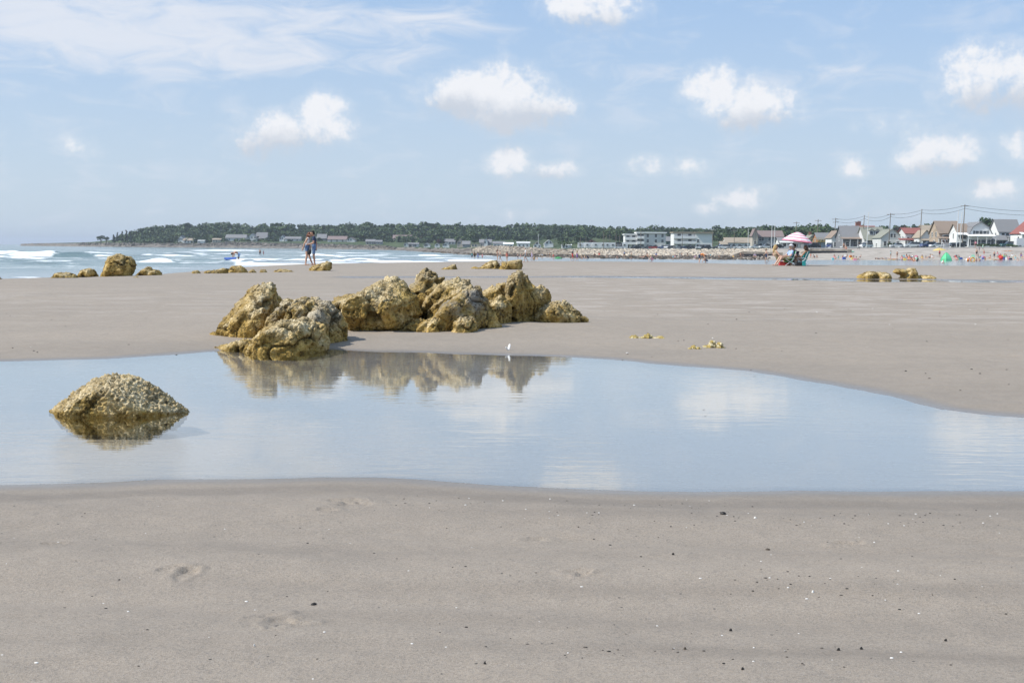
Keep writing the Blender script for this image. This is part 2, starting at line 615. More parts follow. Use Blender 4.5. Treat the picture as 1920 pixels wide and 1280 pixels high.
def mat_two(name, c1, c2, scale, rough=.85, bump=.0, dist=.1, detail=5, lo=.35, hi=.65, stretch=(1, 1, 1)):
    m, t, b = mat_base(name)
    g = t.node('ShaderNodeNewGeometry').outputs['Position']
    n = t.noise(t.scalev(g, stretch), scale, detail, .62)
    t.l.new(t.mix(t.ramp(n, lo, hi), c1, c2), b.inputs['Base Color'])
    b.inputs['Roughness'].default_value = rough
    b.inputs['Specular IOR Level'].default_value = .25
    if bump: t.l.new(t.bump(n, bump, dist), b.inputs['Normal'])
    MATS[name] = m
    return m

def mat_leaf(name, c1, c2, scale=.12):
    m, t, b = mat_base(name)
    g = t.node('ShaderNodeNewGeometry')
    n = t.noise(g.outputs['Position'], scale, 3, .6)
    oi = t.node('ShaderNodeAttribute', attribute_name='tint').outputs['Fac']
    k = t.math('ADD', t.math('MULTIPLY', n, .5), t.math('MULTIPLY', oi, .5))
    t.l.new(t.mix(t.ramp(k, .25, .75), c1, c2), b.inputs['Base Color'])
    b.inputs['Roughness'].default_value = .6
    b.inputs['Specular IOR Level'].default_value = .3
    MATS[name] = m
    return m

M_SAND = mat_sand()
M_STILL = mat_still_water()
M_SEA = mat_sea()
M_ROCK = mat_rock()
M_ROCKP = mat_rock('pale_barnacle_rock', 1.35, .20)
M_ROCKF = mat_rock('weedy_rock', .45, -.12)
M_GLASS = paint('window_glass', (.045, .055, .065), .12, .2, .6, 0, .6)
# ================================================================== GROUND
def poly_sd(x, y, poly):
    """signed distance to a polygon, negative inside"""
    poly = np.asarray(poly)
    n = len(poly)
    best = np.full(x.shape, 1e9)
    ins = np.zeros(x.shape, bool)
    for i in range(n):
        ax, ay = poly[i]
        bx, by = poly[(i + 1) % n]
        ex, ey = bx - ax, by - ay
        wx, wy = x - ax, y - ay
        t = np.clip((wx * ex + wy * ey) / (ex * ex + ey * ey + 1e-12), 0, 1)
        best = np.minimum(best, (wx - t * ex) ** 2 + (wy - t * ey) ** 2)
        c = (ay > y) != (by > y)
        ins ^= c & (x < ex * (y - ay) / (ey if abs(ey) > 1e-12 else 1e-12) + ax)
    return np.sqrt(best) * np.where(ins, -1, 1)

pool_px = [(-700, 700), (-300, 688), (0, 678), (110, 675), (200, 672.5), (320, 665), (385, 660), (470, 656), (560, 655), (640, 656), (700, 659), (800, 662), (900, 665),
           (1000, 667), (1075, 670), (1180, 677), (1290, 687), (1345, 691), (1400, 696), (1450, 703), (1500, 713), (1560, 722), (1620, 733), (1700, 752), (1760, 767),
           (1840, 777), (1920, 783), (2100, 800), (2400, 835), (2500, 880), (2300, 915), (1920, 921), (1700, 922), (1500, 919.5),
           (1300, 921), (1200, 919), (1100, 916), (1000, 911), (900, 906), (800, 900), (700, 895), (600, 893.5), (520, 896), (400, 897), (300, 898), (200, 903), (0, 909), (-300, 914), (-800, 930),
           (-1400, 880), (-1300, 740)]
POOL = np.array([PZ(a, b)[:2] for a, b in pool_px])
CH = [(660, 522.6, .5), (820, 522.4, .7), (1000, 522.2, .5), (1100, 521.6, .9), (1220, 522.6, 1.3), (1330, 524, 1.6), (1450, 525.6, 1.7), (1580, 527.2, 2.4), (1640, 528.2, 2.9), (1760, 529.0, 2.6), (1920, 530.6, 1.5), (2200, 533, 1.5)]
CHAN = np.array([PZ(a, b - h)[:2] for a, b, h in CH] + [PZ(a, b + h)[:2] for a, b, h in CH[::-1]])
SEA_Z = -0.90
EDGE = [(-3000, 640), (-600, 556), (0, 526), (150, 522), (300, 517), (400, 508.5), (450, 503.5), (520, 499), (577, 496.3), (640, 495.3), (750, 493.3), (880, 491.7), (1000, 490.5), (1200, 492), (1400, 496.5), (1680, 499), (1920, 500), (2600, 508), (5000, 560)]
ea = np.array([(p - 960) / F_PX for p, r in EDGE])
e1 = np.array([(CAM_Z - SEA_Z) * F_PX / (r - horizon(p)) for p, r in EDGE])
e0 = np.array([0.95 * CAM_Z * F_PX / (r - horizon(p)) for p, r in EDGE])

def edge_d(a):
    return np.interp(a, ea, e0), np.interp(a, ea, e1)

PRINTS = [(318, 1094, .5, .9), (345, 1103, 1.5, 1.2), (352, 1097, .3, .7), (500, 1188, .6, 1.0), (522, 1203, 1.4, 1.3), (548, 1206, .2, .9), (645, 957, .2, 1.5),
          (668, 963, .4, 1.6), (612, 975, .3, .8), (1082, 1099, .3, 1.0), (1093, 1104, .9, .7), (1430, 666, .1, 2.2), (1442, 662, .2, 1.8), (1885, 678, .2, 3.0), (1620, 604, .1, 3),
          (1500, 622, .1, 3.2), (1735, 635, .1, 3), (1300, 580, 0, 3), (1590, 1035, .2, 1.2), (1005, 1024, .1, .9), (100, 1036, .1, .8), (1748, 655, .2, 2.2), (1560, 650, .1, 2.4)]
PR = [(*PZ(a, b)[:2], c, s) for a, b, c, s in PRINTS]
_pr = np.random.default_rng(3)
for k in range(70):      # old, half washed-out footprints on the flat behind the pool
    _a = _pr.uniform(-.05, .40)
    _d = _pr.uniform(15, 40)
    PR.append((_a * _d, _d, _pr.uniform(-.4, .4), _pr.uniform(1.6, 2.6)))

def sand_h(x, y, fine=True):
    d = np.hypot(x, y)
    shp = x.shape
    h = np.zeros(shp)
    wet = np.zeros(shp)
    near = d < 60
    s = np.full(shp, 50.0)
    sc = np.full(shp, 50.0)
    wob = 0.05 * fbm(x * 2.2, y * 2.2, octs=3) * np.clip(d / 8, .35, 2.5)
    s[near] = poly_sd(x[near], y[near], POOL)
    s = s + wob * .55
    sc[near] = poly_sd(x[near], y[near], CHAN)
    out = np.clip(s, 0, None)
    inn = np.clip(-s, 0, None)
    h = 0.055 * (1 - np.exp(-out / 0.9)) - 0.16 * (1 - np.exp(-inn / 1.1))
    h += 0.085 * np.exp(-((x + .7) / 3.4) ** 2 - ((y - 16.6) / 2.2) ** 2) * sstep(out, 0, 1.0)
    h += 0.012 * fbm(x * .55, y * 1.1, octs=3) * sstep(out, .1, 1.2)
    # broad soft bars of the foreground sand
    h += 0.014 * np.sin(y * 5.2 + 1.7 * fbm(x * .45, y * .6, octs=2) + x * .5) * sstep(out, .05, .6) * np.exp(-(d / 9) ** 2)
    h += 0.004 * fbm(x * 5, y * 9, octs=3) * sstep(out, .02, .4)
    if fine:
        for (fx, fy, fa, fs) in PR:
            q = (np.abs(x - fx) < .35 * fs) & (np.abs(y - fy) < .35 * fs)
            if not q.any(): continue
            dx, dy = x[q] - fx, y[q] - fy
            ca, sa = math.cos(fa), math.sin(fa)
            u, v = dx * ca + dy * sa, -dx * sa + dy * ca
            n = fbm(x[q] * 40, y[q] * 40, octs=2)
            r2 = (u / (.055 * fs)) ** 2 + (v / (.028 * fs)) ** 2
            r = np.sqrt(r2) + .35 * n
            h[q] += -.006 * fs ** .5 * (1 - sstep(r, .45, 1.0)) + .0035 * np.exp(-((r - 1.25) / .3) ** 2)
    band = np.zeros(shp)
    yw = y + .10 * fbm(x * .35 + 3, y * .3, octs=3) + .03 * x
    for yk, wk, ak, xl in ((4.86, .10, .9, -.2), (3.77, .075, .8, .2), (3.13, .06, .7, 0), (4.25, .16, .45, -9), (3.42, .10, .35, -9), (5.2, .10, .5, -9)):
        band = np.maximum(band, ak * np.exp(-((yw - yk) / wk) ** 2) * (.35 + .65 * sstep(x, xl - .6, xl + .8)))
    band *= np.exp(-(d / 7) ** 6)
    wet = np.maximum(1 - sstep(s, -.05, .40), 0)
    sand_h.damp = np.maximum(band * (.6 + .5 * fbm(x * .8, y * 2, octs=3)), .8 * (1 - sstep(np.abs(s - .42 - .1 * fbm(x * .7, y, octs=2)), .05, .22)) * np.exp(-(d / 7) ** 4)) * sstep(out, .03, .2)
    wet = np.maximum(wet, .30 * (1 - sstep(s, .3, 1.6)))
    h += -0.05 * (1 - sstep(sc, -.5, .35))
    wet = np.maximum(wet, 1 - sstep(sc, -.1, 1.2))
    # towards the sea
    a = x / np.maximum(y, 1e-3)
    a = np.where(y > .2 * np.abs(x), a, np.sign(x) * 5)
    d0, d1 = edge_d(a)
    yy = np.where(y > .2 * np.abs(x), y, d)
    t = (yy - d0) / (d1 - d0)
    slope = np.where(t < 0, 0, np.where(t < 1, -.93 * t ** 1.15, -.93 - .6 * (t - 1)))
    h += np.maximum(slope, -3.5)
    wet = np.maximum(wet, sstep(t + .12 * fbm(a * 14, yy * .06, octs=2), .45, .92))
    wet = np.maximum(wet, .22 * sstep(t, -.3, .4))
    loose = sstep(d, 15, 22) * sstep(a, -.12, .10) * (1 - sstep(d, 60, 90)) + .5 * sstep(d, 15, 20) * (1 - sstep(a, -.16, -.06)) * (1 - sstep(d, 26, 34))
    sand_h.under = 1 - sstep(s, -.45, .02)
    return h, wet, loose * (1 - np.clip(wet * 2, 0, 1))

def build_sand():
    th = np.concatenate([np.linspace(-math.pi, -.50, 46)[:-1], np.linspace(-.50, .50, 520), np.linspace(.50, math.pi, 46)[1:-1]])
    dd = np.concatenate([np.geomspace(.3, 2.7, 14)[:-1], np.arange(2.7, 5.9, .0125), np.arange(5.9, 9, .03), np.arange(9, 14, .04), np.arange(14, 24, .09),
                         np.arange(24, 50, .3), np.arange(50, 200, 1.6), np.geomspace(201, 12000, 22)])
    D, T = np.meshgrid(dd, th, indexing='ij')
    x, y = D * np.sin(T), D * np.cos(T)
    h, wet, loose = sand_h(x, y)
    under = sand_h.under.copy()
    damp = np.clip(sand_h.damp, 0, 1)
    V = np.stack([x, y, h], -1).reshape(-1, 3)
    me = mesh_np('sand', V, grid_faces(len(dd), len(th), True), [M_SAND], True)
    attr(me, 'wet', wet.ravel())
    attr(me, 'loose', loose.ravel())
    attr(me, 'under', under.ravel())
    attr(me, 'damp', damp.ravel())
    o = link(bpy.data.objects.new('sand', me))
    tag(o, 'grey-brown damp sand of the open beach', kind='structure')
    # the disc under the camera that closes the polar sheet
    mb = MB()
    n = 24
    mb.add([(0, 0, .05)] + [(.34 * math.cos(2 * math.pi * i / n), .34 * math.sin(2 * math.pi * i / n), .047) for i in range(n)], [(0, 1 + i, 1 + (i + 1) % n) for i in range(n)])
    tag(mb.build('sand_patch', M_SAND), 'sand underfoot where the photographer sits', kind='structure')

build_sand()

def water_sheet(name, poly, z, grow, label):
    c = poly.mean(0)
    bm = bmesh.new()
    vs = []
    n = len(poly)
    for i in range(n):
        t = poly[(i + 1) % n] - poly[i - 1]
        nn = np.array([t[1], -t[0]]) / (np.linalg.norm(t) + 1e-9)
        p = poly[i] + nn * grow
        if poly_sd(np.array([p[0]]), np.array([p[1]]), poly)[0] < 0: p = poly[i] - nn * grow
        vs.append(bm.verts.new((p[0], p[1], z)))
    f = bm.faces.new(vs)
    bmesh.ops.triangulate(bm, faces=[f])
    for f in bm.faces:
        if f.normal.z < 0: f.normal_flip()
    me = bpy.data.meshes.new(name)
    bm.to_mesh(me)
    bm.free()
    me.materials.append(M_STILL)
    o = link(bpy.data.objects.new(name, me))
    tag(o, label, kind='structure')
    return o

water_sheet('tide_pool', POOL, 0.0, .12, 'still shallow tide pool mirroring the rocks and the sky')
water_sheet('water_channel', CHAN, 0.030, .25, 'thin line of standing water across the far sand')

# ------------------------------------------------------------------ sea
BREAK = [(-250, 330, 468.5, .38, .9), (-100, 345, 484.5, .26, .85), (290, 620, 471, .36, .9), (270, 640, 481.5, .28, .95), (560, 900, 480, .26, .9), (620, 905, 485, .2, .9), (330, 720, 489.5, .2, .8), (-300, 320, 490.5, .24, .7), (420, 760, 467, .34, .7), (-300, 226, 480, 1.0, 1.15), (-260, 130, 477.5, .9, 1.1), (-260, 40, 469, .5, .5), (30, 125, 495.5, .34, .12), (118, 176, 496, .30, 1.0), (255, 440, 495.5, .26, 1.0), (425, 610, 496, .24, 1.0),
         (600, 690, 495.5, .2, .9), (-200, 20, 520, .05, .9), (0, 80, 518.5, .05, .9), (255, 290, 473.5, .4, .9), (300, 365, 470, .35, .8), (322, 400, 475, .36, 1.0), (335, 480, 485, .22, 1.0),
         (405, 480, 479.5, .25, .9), (455, 530, 478.5, .3, .9), (500, 720, 474.5, .34, 1.0), (690, 880, 476.5, .3, .9), (570, 660, 482.5, .25, 1.0), (620, 700, 486.5, .25, .95), (670, 800, 492.5, .18, 1.0),
         (740, 930, 491, .1, .8), (800, 1010, 488, .08, .6), (90, 255, 464.5, .4, .55), (170, 240, 467, .4, .6), (345, 430, 468, .35, .7), (-50, 90, 485, .2, .25), (140, 230, 484, .2, .45),
         (620, 670, 479, .3, .9), (720, 790, 481, .2, .7), (930, 1010, 480.6, .1, .5), (60, 150, 500, .12, .4), (180, 330, 500.5, .08, .35), (300, 520, 500, .06, .35)]
_bz = random.Random(11)
for k in range(230):
    _x = _bz.uniform(-700, 840)
    BREAK.append((_x, _x + _bz.uniform(20, 120), horizon(_x) + _bz.uniform(4.5, 33), _bz.uniform(.15, .36), _bz.choice([.15, .5, .8, .9, 1.0])))

def build_sea():
    cols = np.concatenate([np.arange(-5200, -500, 60), np.arange(-500, 1060, 2.4), np.arange(1060, 2000, 8), np.arange(2000, 6000, 60)])
    rows = np.concatenate([np.array([.45, .6, .8, 1.0, 1.3]), np.arange(1.6, 8, .32), np.arange(8, 46, .22), np.arange(46, 96, .8), np.geomspace(96, 330, 20)])
    A, Rw = np.meshgrid((cols - 960) / F_PX, rows, indexing='ij')
    Y = (CAM_Z - SEA_Z) * F_PX / Rw
    X = A * Y
    PXc = A * F_PX + 960
    z = np.full(A.shape, SEA_Z)
    foam = np.zeros(A.shape)
    left = 1 - sstep(PXc, 860, 1080)
    sw = .16 * fbm(X * .018, Y * .055, octs=3) * left * sstep(Y, 110, 190) * (1 - .7 * sstep(Y, 600, 1500))
    z += sw
    for (xa, xb, row, amp, fo) in BREAK:
        xm = (xa + xb) / 2
        db = (CAM_Z - SEA_Z) * F_PX / (row - horizon(xm))
        a0, a1 = (xa - 960) / F_PX, (xb - 960) / F_PX
        q = (A > a0 - .03) & (A < a1 + .03) & (np.abs(Y - db) < 14)
        if not q.any(): continue
        soft = min(.018, (a1 - a0) * .35)
        wv = fbm(X[q] * .11 + xa, X[q] * .02 + row, octs=3)
        win = sstep(A[q], a0 - soft, a0 + soft) * (1 - sstep(A[q], a1 - soft, a1 + soft))
        dc = db + 3.0 * fbm(X[q] * .035 + row, X[q] * 0 + xa * .1, octs=2)
        t = Y[q] - dc
        am = amp * win * (.75 + .35 * wv)
        z[q] += am * np.where(t < 0, np.exp(-(t / 1.1) ** 2), np.exp(-(t / 4.2) ** 2))
        foam[q] = np.maximum(foam[q], fo * win * np.where(t < 0, np.exp(-(t / 2.6) ** 4), np.exp(-(t / .9) ** 2)) * np.clip(.75 + .7 * wv, 0, 1.2))
    foam *= np.clip(.72 + .9 * fbm(X * .16, Y * .22, octs=3), 0, 1.15)
    d0, d1 = edge_d(A)
    lace = sstep(Y, d1 - 2, d1 + 1) * (1 - sstep(Y, d1 + 2, d1 + 5)) * left
    foam = np.maximum(foam, .55 * lace * (fbm(X * .2, Y * .3, octs=2) > -.1))
    foam = np.maximum(foam, .30 * left * np.clip(fbm(X * .03, Y * .12, octs=4) * 1.6, 0, 1) * (1 - sstep(Y, 260, 420)))
    shal = np.maximum(sstep(PXc, 780, 1080) * .9, (1 - sstep(Y, d1, d1 * 1.55)) * .9)
    V = np.stack([X, Y, z], -1).reshape(-1, 3)
    f = grid_faces(len(cols), len(rows))[:, ::-1]
    me = mesh_np('sea', V, f, [M_SEA], True)
    attr(me, 'foam', foam.ravel())
    attr(me, 'shallow', shal.ravel())
    o = link(bpy.data.objects.new('sea', me))
    me.update()
    if me.polygons[0].normal.z < 0: me.flip_normals()
    tag(o, 'blue-green sea with white breakers rolling in', kind='structure')

build_sea()

# ------------------------------------------------------------------ far shore: profile columns (px, waterline d, foot (d,row), top (d,row), lot (d,row), hill (d,row))
LAND = [
    (40, 1300, (1306, 459.5), (1312, 457.6), (1330, 457.3), (1400, 458)),
    (70, 1240, (1246, 458.5), (1252, 456.6), (1270, 456.4), (1340, 457)),
    (170, 1090, (1096, 459), (1102, 456), (1120, 455), (1250, 454)),
    (230, 1040, (1046, 460), (1052, 456), (1070, 454), (1250, 448)),
    (320, 1010, (1018, 460), (1026, 457), (1040, 456), (1250, 440)),
    (395, 1000, (1008, 461), (1020, 457), (1040, 455), (1250, 438)),
    (430, 990, (1000, 460), (1015, 454), (1040, 452), (1250, 437)),
    (500, 960, (970, 462), (985, 456), (1010, 454.5), (1250, 437)),
    (600, 900, (910, 463), (930, 458), (960, 457), (1200, 436)),
    (680, 760, (775, 465), (800, 461), (930, 459), (1200, 437)),
    (760, 570, (590, 469), (615, 465), (900, 463.5), (1200, 437)),
    (850, 345, (352, 473), (372, 467), (900, 464.5), (1180, 438)),
    (885, 300, (335, 476), (350, 468), (860, 465), (1150, 438)),
    (915, 282, (328, 476), (345, 461.5), (860, 464.6), (1150, 438)),
    (960, 265, (318, 477), (338, 463), (860, 464.6), (1150, 438)),
    (1000, 255, (312, 477.5), (330, 465.5), (860, 465), (1150, 438)),
    (1060, 242, (305, 478), (318, 469), (800, 466), (1100, 439)),
    (1085, 237, (302, 479), (322, 467.6), (760, 466.5), (1050, 440)),
    (1200, 230, (302, 480), (332, 468), (700, 466.8), (980, 445)),
    (1340, 226, (300, 480), (332, 468), (680, 466.8), (950, 446)),
    (1430, 228, (300, 479), (334, 467), (520, 466.4), (900, 446)),
    (1470, 231, (302, 476.5), (336, 466.4), (500, 466), (900, 446)),
    (1560, 238, (305, 474), (340, 465.8), (480, 465.6), (850, 446)),
    (1700, 246, (308, 473.5), (345, 465.2), (470, 464.8), (800, 448)),
    (1920, 266, (315, 472.5), (350, 464.4), (470, 464), (760, 448)),
    (2500, 300, (340, 475), (375, 464), (480, 464), (760, 450)),
    (4200, 330, (360, 476), (395, 464), (480, 464), (760, 450)),
]
def zrow(px, row, d):
    return CAM_Z + (horizon(px) - row) * d / F_PX
LA = np.array([(c[0] - 960) / F_PX for c in LAND])
LD, LZ = [], []
for c in LAND:
    px, dw = c[0], c[1]
    LD.append([dw - 14, dw, c[2][0], c[3][0], c[4][0], c[5][0], 3000])
    LZ.append([-1.9, SEA_Z] + [zrow(px, b, a) for a, b in c[2:6]] + [zrow(px, c[5][1], c[5][0])])
LD, LZ = np.array(LD), np.array(LZ)

def land_at(x, y):
    a = x / y
    ds = [np.interp(a, LA, LD[:, k]) for k in range(7)]
    zs = [np.interp(a, LA, LZ[:, k]) for k in range(7)]
    return float(np.interp(y, ds, zs))

def ground_many(x, y):
    z = sand_h(x, y, False)[0]
    a = x / y
    for i in range(len(x)):
        if LA[0] < a[i] and y[i] > 150 and y[i] > np.interp(a[i], LA, LD[:, 0]): z[i] = max(z[i], land_at(x[i], y[i]))
    return z

def ground_at(x, y):
    return float(ground_many(np.array([float(x)]), np.array([float(y)]))[0])

def ground_hit(px, row, dmin=30, dmax=900):
    """walk out along the pixel's ray until it meets sand, sea or shore"""
    dr = ray(px, row)
    Y = np.geomspace(dmin, dmax, 700)
    x = dr[0] / dr[1] * Y
    z = CAM_Z + dr[2] / dr[1] * Y
    g = ground_many(x, Y)
    hit = np.nonzero(z <= np.maximum(g, SEA_Z))[0]
    i = hit[0] if len(hit) else len(Y) - 1
    return x[i], Y[i], max(g[i], SEA_Z - .12)

def land_strip(name, k0, k1, pa, pb, sub, mat, label, kind, namp=0.0, nfreq=.1, cat=None, step=4.0, lift=0.0):
    aa = np.arange(pa, pb + .1, step)
    A = (aa - 960) / F_PX
    rows = []
    for k in range(k0, k1):
        n = sub[k - k0] if hasattr(sub, '__len__') else sub
        for j in range(n):
            rows.append((k, j / n))
    rows.append((k1 - 1, 1.0))
    V = []
    for k, t in rows:
        d = np.interp(A, LA, LD[:, k]) * (1 - t) + np.interp(A, LA, LD[:, k + 1]) * t
        z = np.interp(A, LA, LZ[:, k]) * (1 - t) + np.interp(A, LA, LZ[:, k + 1]) * t
        V.append(np.stack([A * d, d, z], -1))
    V = np.array(V)
    if namp: V[..., 2] += namp * fbm(V[..., 0] * nfreq, V[..., 1] * nfreq, octs=5, gain=.6)
    V[..., 2] += lift
    nr, nc = V.shape[:2]
    me = mesh_np(name, V.reshape(-1, 3), grid_faces(nr, nc), [mat], True)
    me.update()
    if me.polygons[len(me.polygons) // 2].normal.z < 0: me.flip_normals()
    o = link(bpy.data.objects.new(name, me))
    return tag(o, label, cat, kind=kind)

M_FARSAND = mat_two('upper_beach_shingle', (.30, .265, .225), (.47, .42, .365), .35, .95, .5, .3, 6)
M_SHORE = mat_two('shore_rock', (.10, .09, .08), (.24, .215, .185), .22, .9, .9, .8, 6)
M_TURF = mat_two('coastal_turf', (.035, .058, .022), (.085, .11, .042), .05, .95, 0, .1)
M_RIP = mat_two('riprap_stone', (.24, .205, .165), (.50, .435, .35), .5, .9, .6, .4, 4)
M_CONC = mat_two('seawall_concrete', (.46, .43, .39), (.60, .57, .52), .6, .9, .2, .1)
M_ROAD = mat_two('asphalt', (.045, .045, .047), (.065, .064, .063), .8, .9)

land_strip('rocky_shore', 0, 3, 40, 884, (2, 6, 6), M_SHORE, 'low dark rocks along the foot of the headland', 'structure', .55, .16, step=3)
land_strip('far_beach', 0, 2, 884, 4200, (2, 10), M_FARSAND, 'far shingle and sand beach below the houses', 'structure', .10, .2)
land_strip('coast_land', 3, 6, 40, 4200, (6, 6, 2), M_TURF, 'green low land rising behind the shore', 'structure', .15, .03)
# ================================================================== ROCKS
def remeshed(bm, voxel, smooth_it=0):
    me = bpy.data.meshes.new('tmp')
    bm.to_mesh(me)
    bm.free()
    o = bpy.data.objects.new('tmp', me)
    COL.objects.link(o)
    md = o.modifiers.new('r', 'REMESH')
    md.mode = 'VOXEL'
    md.voxel_size = voxel
    if smooth_it:
        s = o.modifiers.new('s', 'SMOOTH')
        s.iterations = smooth_it
        s.factor = .5
    dg = bpy.context.evaluated_depsgraph_get()
    out = bpy.data.meshes.new_from_object(o.evaluated_get(dg))
    bpy.data.objects.remove(o)
    bpy.data.meshes.remove(me)
    return out

def lens_hull(bm, Y0, thick, pts, low=None, skew=0.0, shrink=.5, tuck=1.0, back=None):
    """a convex body whose outline is pts (pixels at depth Y0) and which is `thick` metres deep;
    skew moves the front edge sideways, shrink says how broad that front edge is"""
    base = [PD(a, b, Y0) for a, b in pts]
    c = np.mean(base, 0)
    V = []
    back = back or thick
    for p in base:
        V.append(p)
        for s, dy in ((shrink, -.5), (.5 + .5 * shrink, -.27), (shrink, .5), (.5 + .5 * shrink, .27)):
            th = thick if dy < 0 else back
            q = c + (p - c) * s
            q[1] = Y0 + dy * th
            if dy < 0: q[0] += skew * -dy * 2
            V.append(q)
    if low is not None:
        V = [q if q[2] > low else np.array([q[0], q[1], low]) for q in V]
        V += [np.array([c[0] + (q[0] - c[0]) * tuck, c[1] + (q[1] - c[1]) * tuck, low]) for q in V if q[2] < low + .25]
    vs = [bm.verts.new(v) for v in V]
    r = bmesh.ops.convex_hull(bm, input=vs)
    dead = [e for e in r['geom_interior'] if isinstance(e, bmesh.types.BMVert)]
    bmesh.ops.delete(bm, geom=dead, context='VERTS')

def rock(label, hulls, voxel, amp=.05, freq=2.2, fine=.012, cell=30, bare=0.0, mat=None, group=None, low=-.10, seed=0, name='rock', cat='rock', strata=0.0, tuck=1.0):
    bm = bmesh.new()
    for h in hulls: lens_hull(bm, h[0], h[1], h[2], low=low, skew=(h[3] if len(h) > 3 else 0), shrink=(h[4] if len(h) > 4 else .45), tuck=tuck)
    me = remeshed(bm, voxel, 1)
    n = len(me.vertices)
    co = np.empty(n * 3, dtype=np.float32)
    me.vertices.foreach_get('co', co)
    co = co.reshape(-1, 3).astype(float)
    nm = np.empty(n * 3, dtype=np.float32)
    me.vertex_normals.foreach_get('vector', nm)
    nm = nm.reshape(-1, 3).astype(float)
    c = co.mean(0)
    c[2] = max(low, 0)
    p = co - c + seed * 3.7
    # tilted bedding: cracks and ledges dip to the right
    b = p[:, 2] * .85 - p[:, 0] * .5 + .12 * fbm(p[:, 0] * 2, p[:, 1] * 2, p[:, 2] * 2, 2)
    d = .55 * amp * fbm(p[:, 0] * freq, p[:, 1] * freq, p[:, 2] * freq, 4, .55)
    rid = np.abs(fbm(p[:, 0] * freq * 1.3 + 5, p[:, 1] * freq * 1.3, p[:, 2] * freq * 1.3, 2))
    rid2 = np.abs(fbm(p[:, 0] * freq * .7 - 8, p[:, 1] * freq * .7, p[:, 2] * freq * .7 + 3, 3))
    crk = np.exp(-(rid / .06) ** 2) * .6 + np.exp(-(rid2 / .06) ** 2)
    d -= amp * (.6 * np.exp(-(rid / .05) ** 2) + 2.0 * np.exp(-(rid2 / .05) ** 2))
    if strata: d += strata * amp * (np.abs(((b * freq * 1.9) % 1) - .5) * 2 - .5)
    if fine:
        f1 = cells(p, cell)
        f2 = cells(p, cell * .45)
        d += fine * (.55 - f1) * 1.2 + fine * .55 * (.55 - f2) + fine * .8 * vnoise(p[:, 0] * cell * 1.4, p[:, 1] * cell * 1.4, p[:, 2] * cell * 1.4)
    co2 = co + nm * d[:, None]
    me.vertices.foreach_set('co', (co2 - c).astype(np.float32).ravel())
    me.polygons.foreach_set('use_smooth', np.ones(len(me.polygons), bool))
    hz = (co[:, 2] - max(low, 0)) / max(co[:, 2].max() - max(low, 0), .05)
    attr(me, 'top', np.clip(.55 * np.clip(nm[:, 2] * .6 + nm[:, 0] * -.35 + .15, 0, 1) + .55 * hz ** 1.5, 0, 1.1))  # barnacles on tops; the leftward term paints sun-side paleness into the colour
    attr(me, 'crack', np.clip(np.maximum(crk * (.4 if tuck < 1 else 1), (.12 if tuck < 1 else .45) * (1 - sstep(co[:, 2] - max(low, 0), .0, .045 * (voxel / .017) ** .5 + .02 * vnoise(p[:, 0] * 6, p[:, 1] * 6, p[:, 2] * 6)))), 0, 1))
    attr(me, 'bare', np.full(n, bare) * sstep(hz, .3, .65))
    me.materials.clear()
    me.materials.append(mat or M_ROCK)
    me.name = name
    me.update()
    o = bpy.data.objects.new(name, me)
    o.location = c
    link(o)
    return tag(o, label, cat, group)

G1, G2, G3 = 'rocks of the left outcrop', 'rocks of the central outcrop', 'rocks far out on the sand'
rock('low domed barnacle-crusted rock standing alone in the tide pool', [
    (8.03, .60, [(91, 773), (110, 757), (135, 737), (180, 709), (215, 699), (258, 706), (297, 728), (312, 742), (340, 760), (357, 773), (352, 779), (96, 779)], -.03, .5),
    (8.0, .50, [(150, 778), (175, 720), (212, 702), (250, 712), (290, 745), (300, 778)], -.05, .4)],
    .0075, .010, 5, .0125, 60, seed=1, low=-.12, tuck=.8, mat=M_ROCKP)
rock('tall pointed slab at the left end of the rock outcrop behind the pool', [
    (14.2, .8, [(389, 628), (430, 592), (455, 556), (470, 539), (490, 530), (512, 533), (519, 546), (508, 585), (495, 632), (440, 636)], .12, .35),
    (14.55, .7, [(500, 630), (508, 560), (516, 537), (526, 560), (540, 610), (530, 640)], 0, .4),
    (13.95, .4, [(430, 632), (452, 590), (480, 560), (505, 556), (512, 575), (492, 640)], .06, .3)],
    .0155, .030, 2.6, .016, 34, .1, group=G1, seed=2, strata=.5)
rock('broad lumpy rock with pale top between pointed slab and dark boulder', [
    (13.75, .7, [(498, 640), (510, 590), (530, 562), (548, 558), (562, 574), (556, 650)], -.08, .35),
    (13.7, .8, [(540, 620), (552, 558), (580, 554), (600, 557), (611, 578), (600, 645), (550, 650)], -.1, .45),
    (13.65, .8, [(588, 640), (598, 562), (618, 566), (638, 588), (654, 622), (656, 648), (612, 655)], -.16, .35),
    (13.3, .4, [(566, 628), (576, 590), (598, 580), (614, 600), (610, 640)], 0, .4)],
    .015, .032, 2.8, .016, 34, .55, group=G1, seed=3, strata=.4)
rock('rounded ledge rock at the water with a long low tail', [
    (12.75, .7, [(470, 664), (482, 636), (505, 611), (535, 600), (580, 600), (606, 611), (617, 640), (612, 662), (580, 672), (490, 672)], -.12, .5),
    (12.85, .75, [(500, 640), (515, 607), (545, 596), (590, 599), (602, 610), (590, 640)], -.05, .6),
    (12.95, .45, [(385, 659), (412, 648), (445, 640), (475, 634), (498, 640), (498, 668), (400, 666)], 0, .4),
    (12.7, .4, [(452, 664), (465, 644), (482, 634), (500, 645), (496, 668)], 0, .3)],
    .014, .030, 3.4, .016, 36, group=G1, seed=4, strata=1.1)
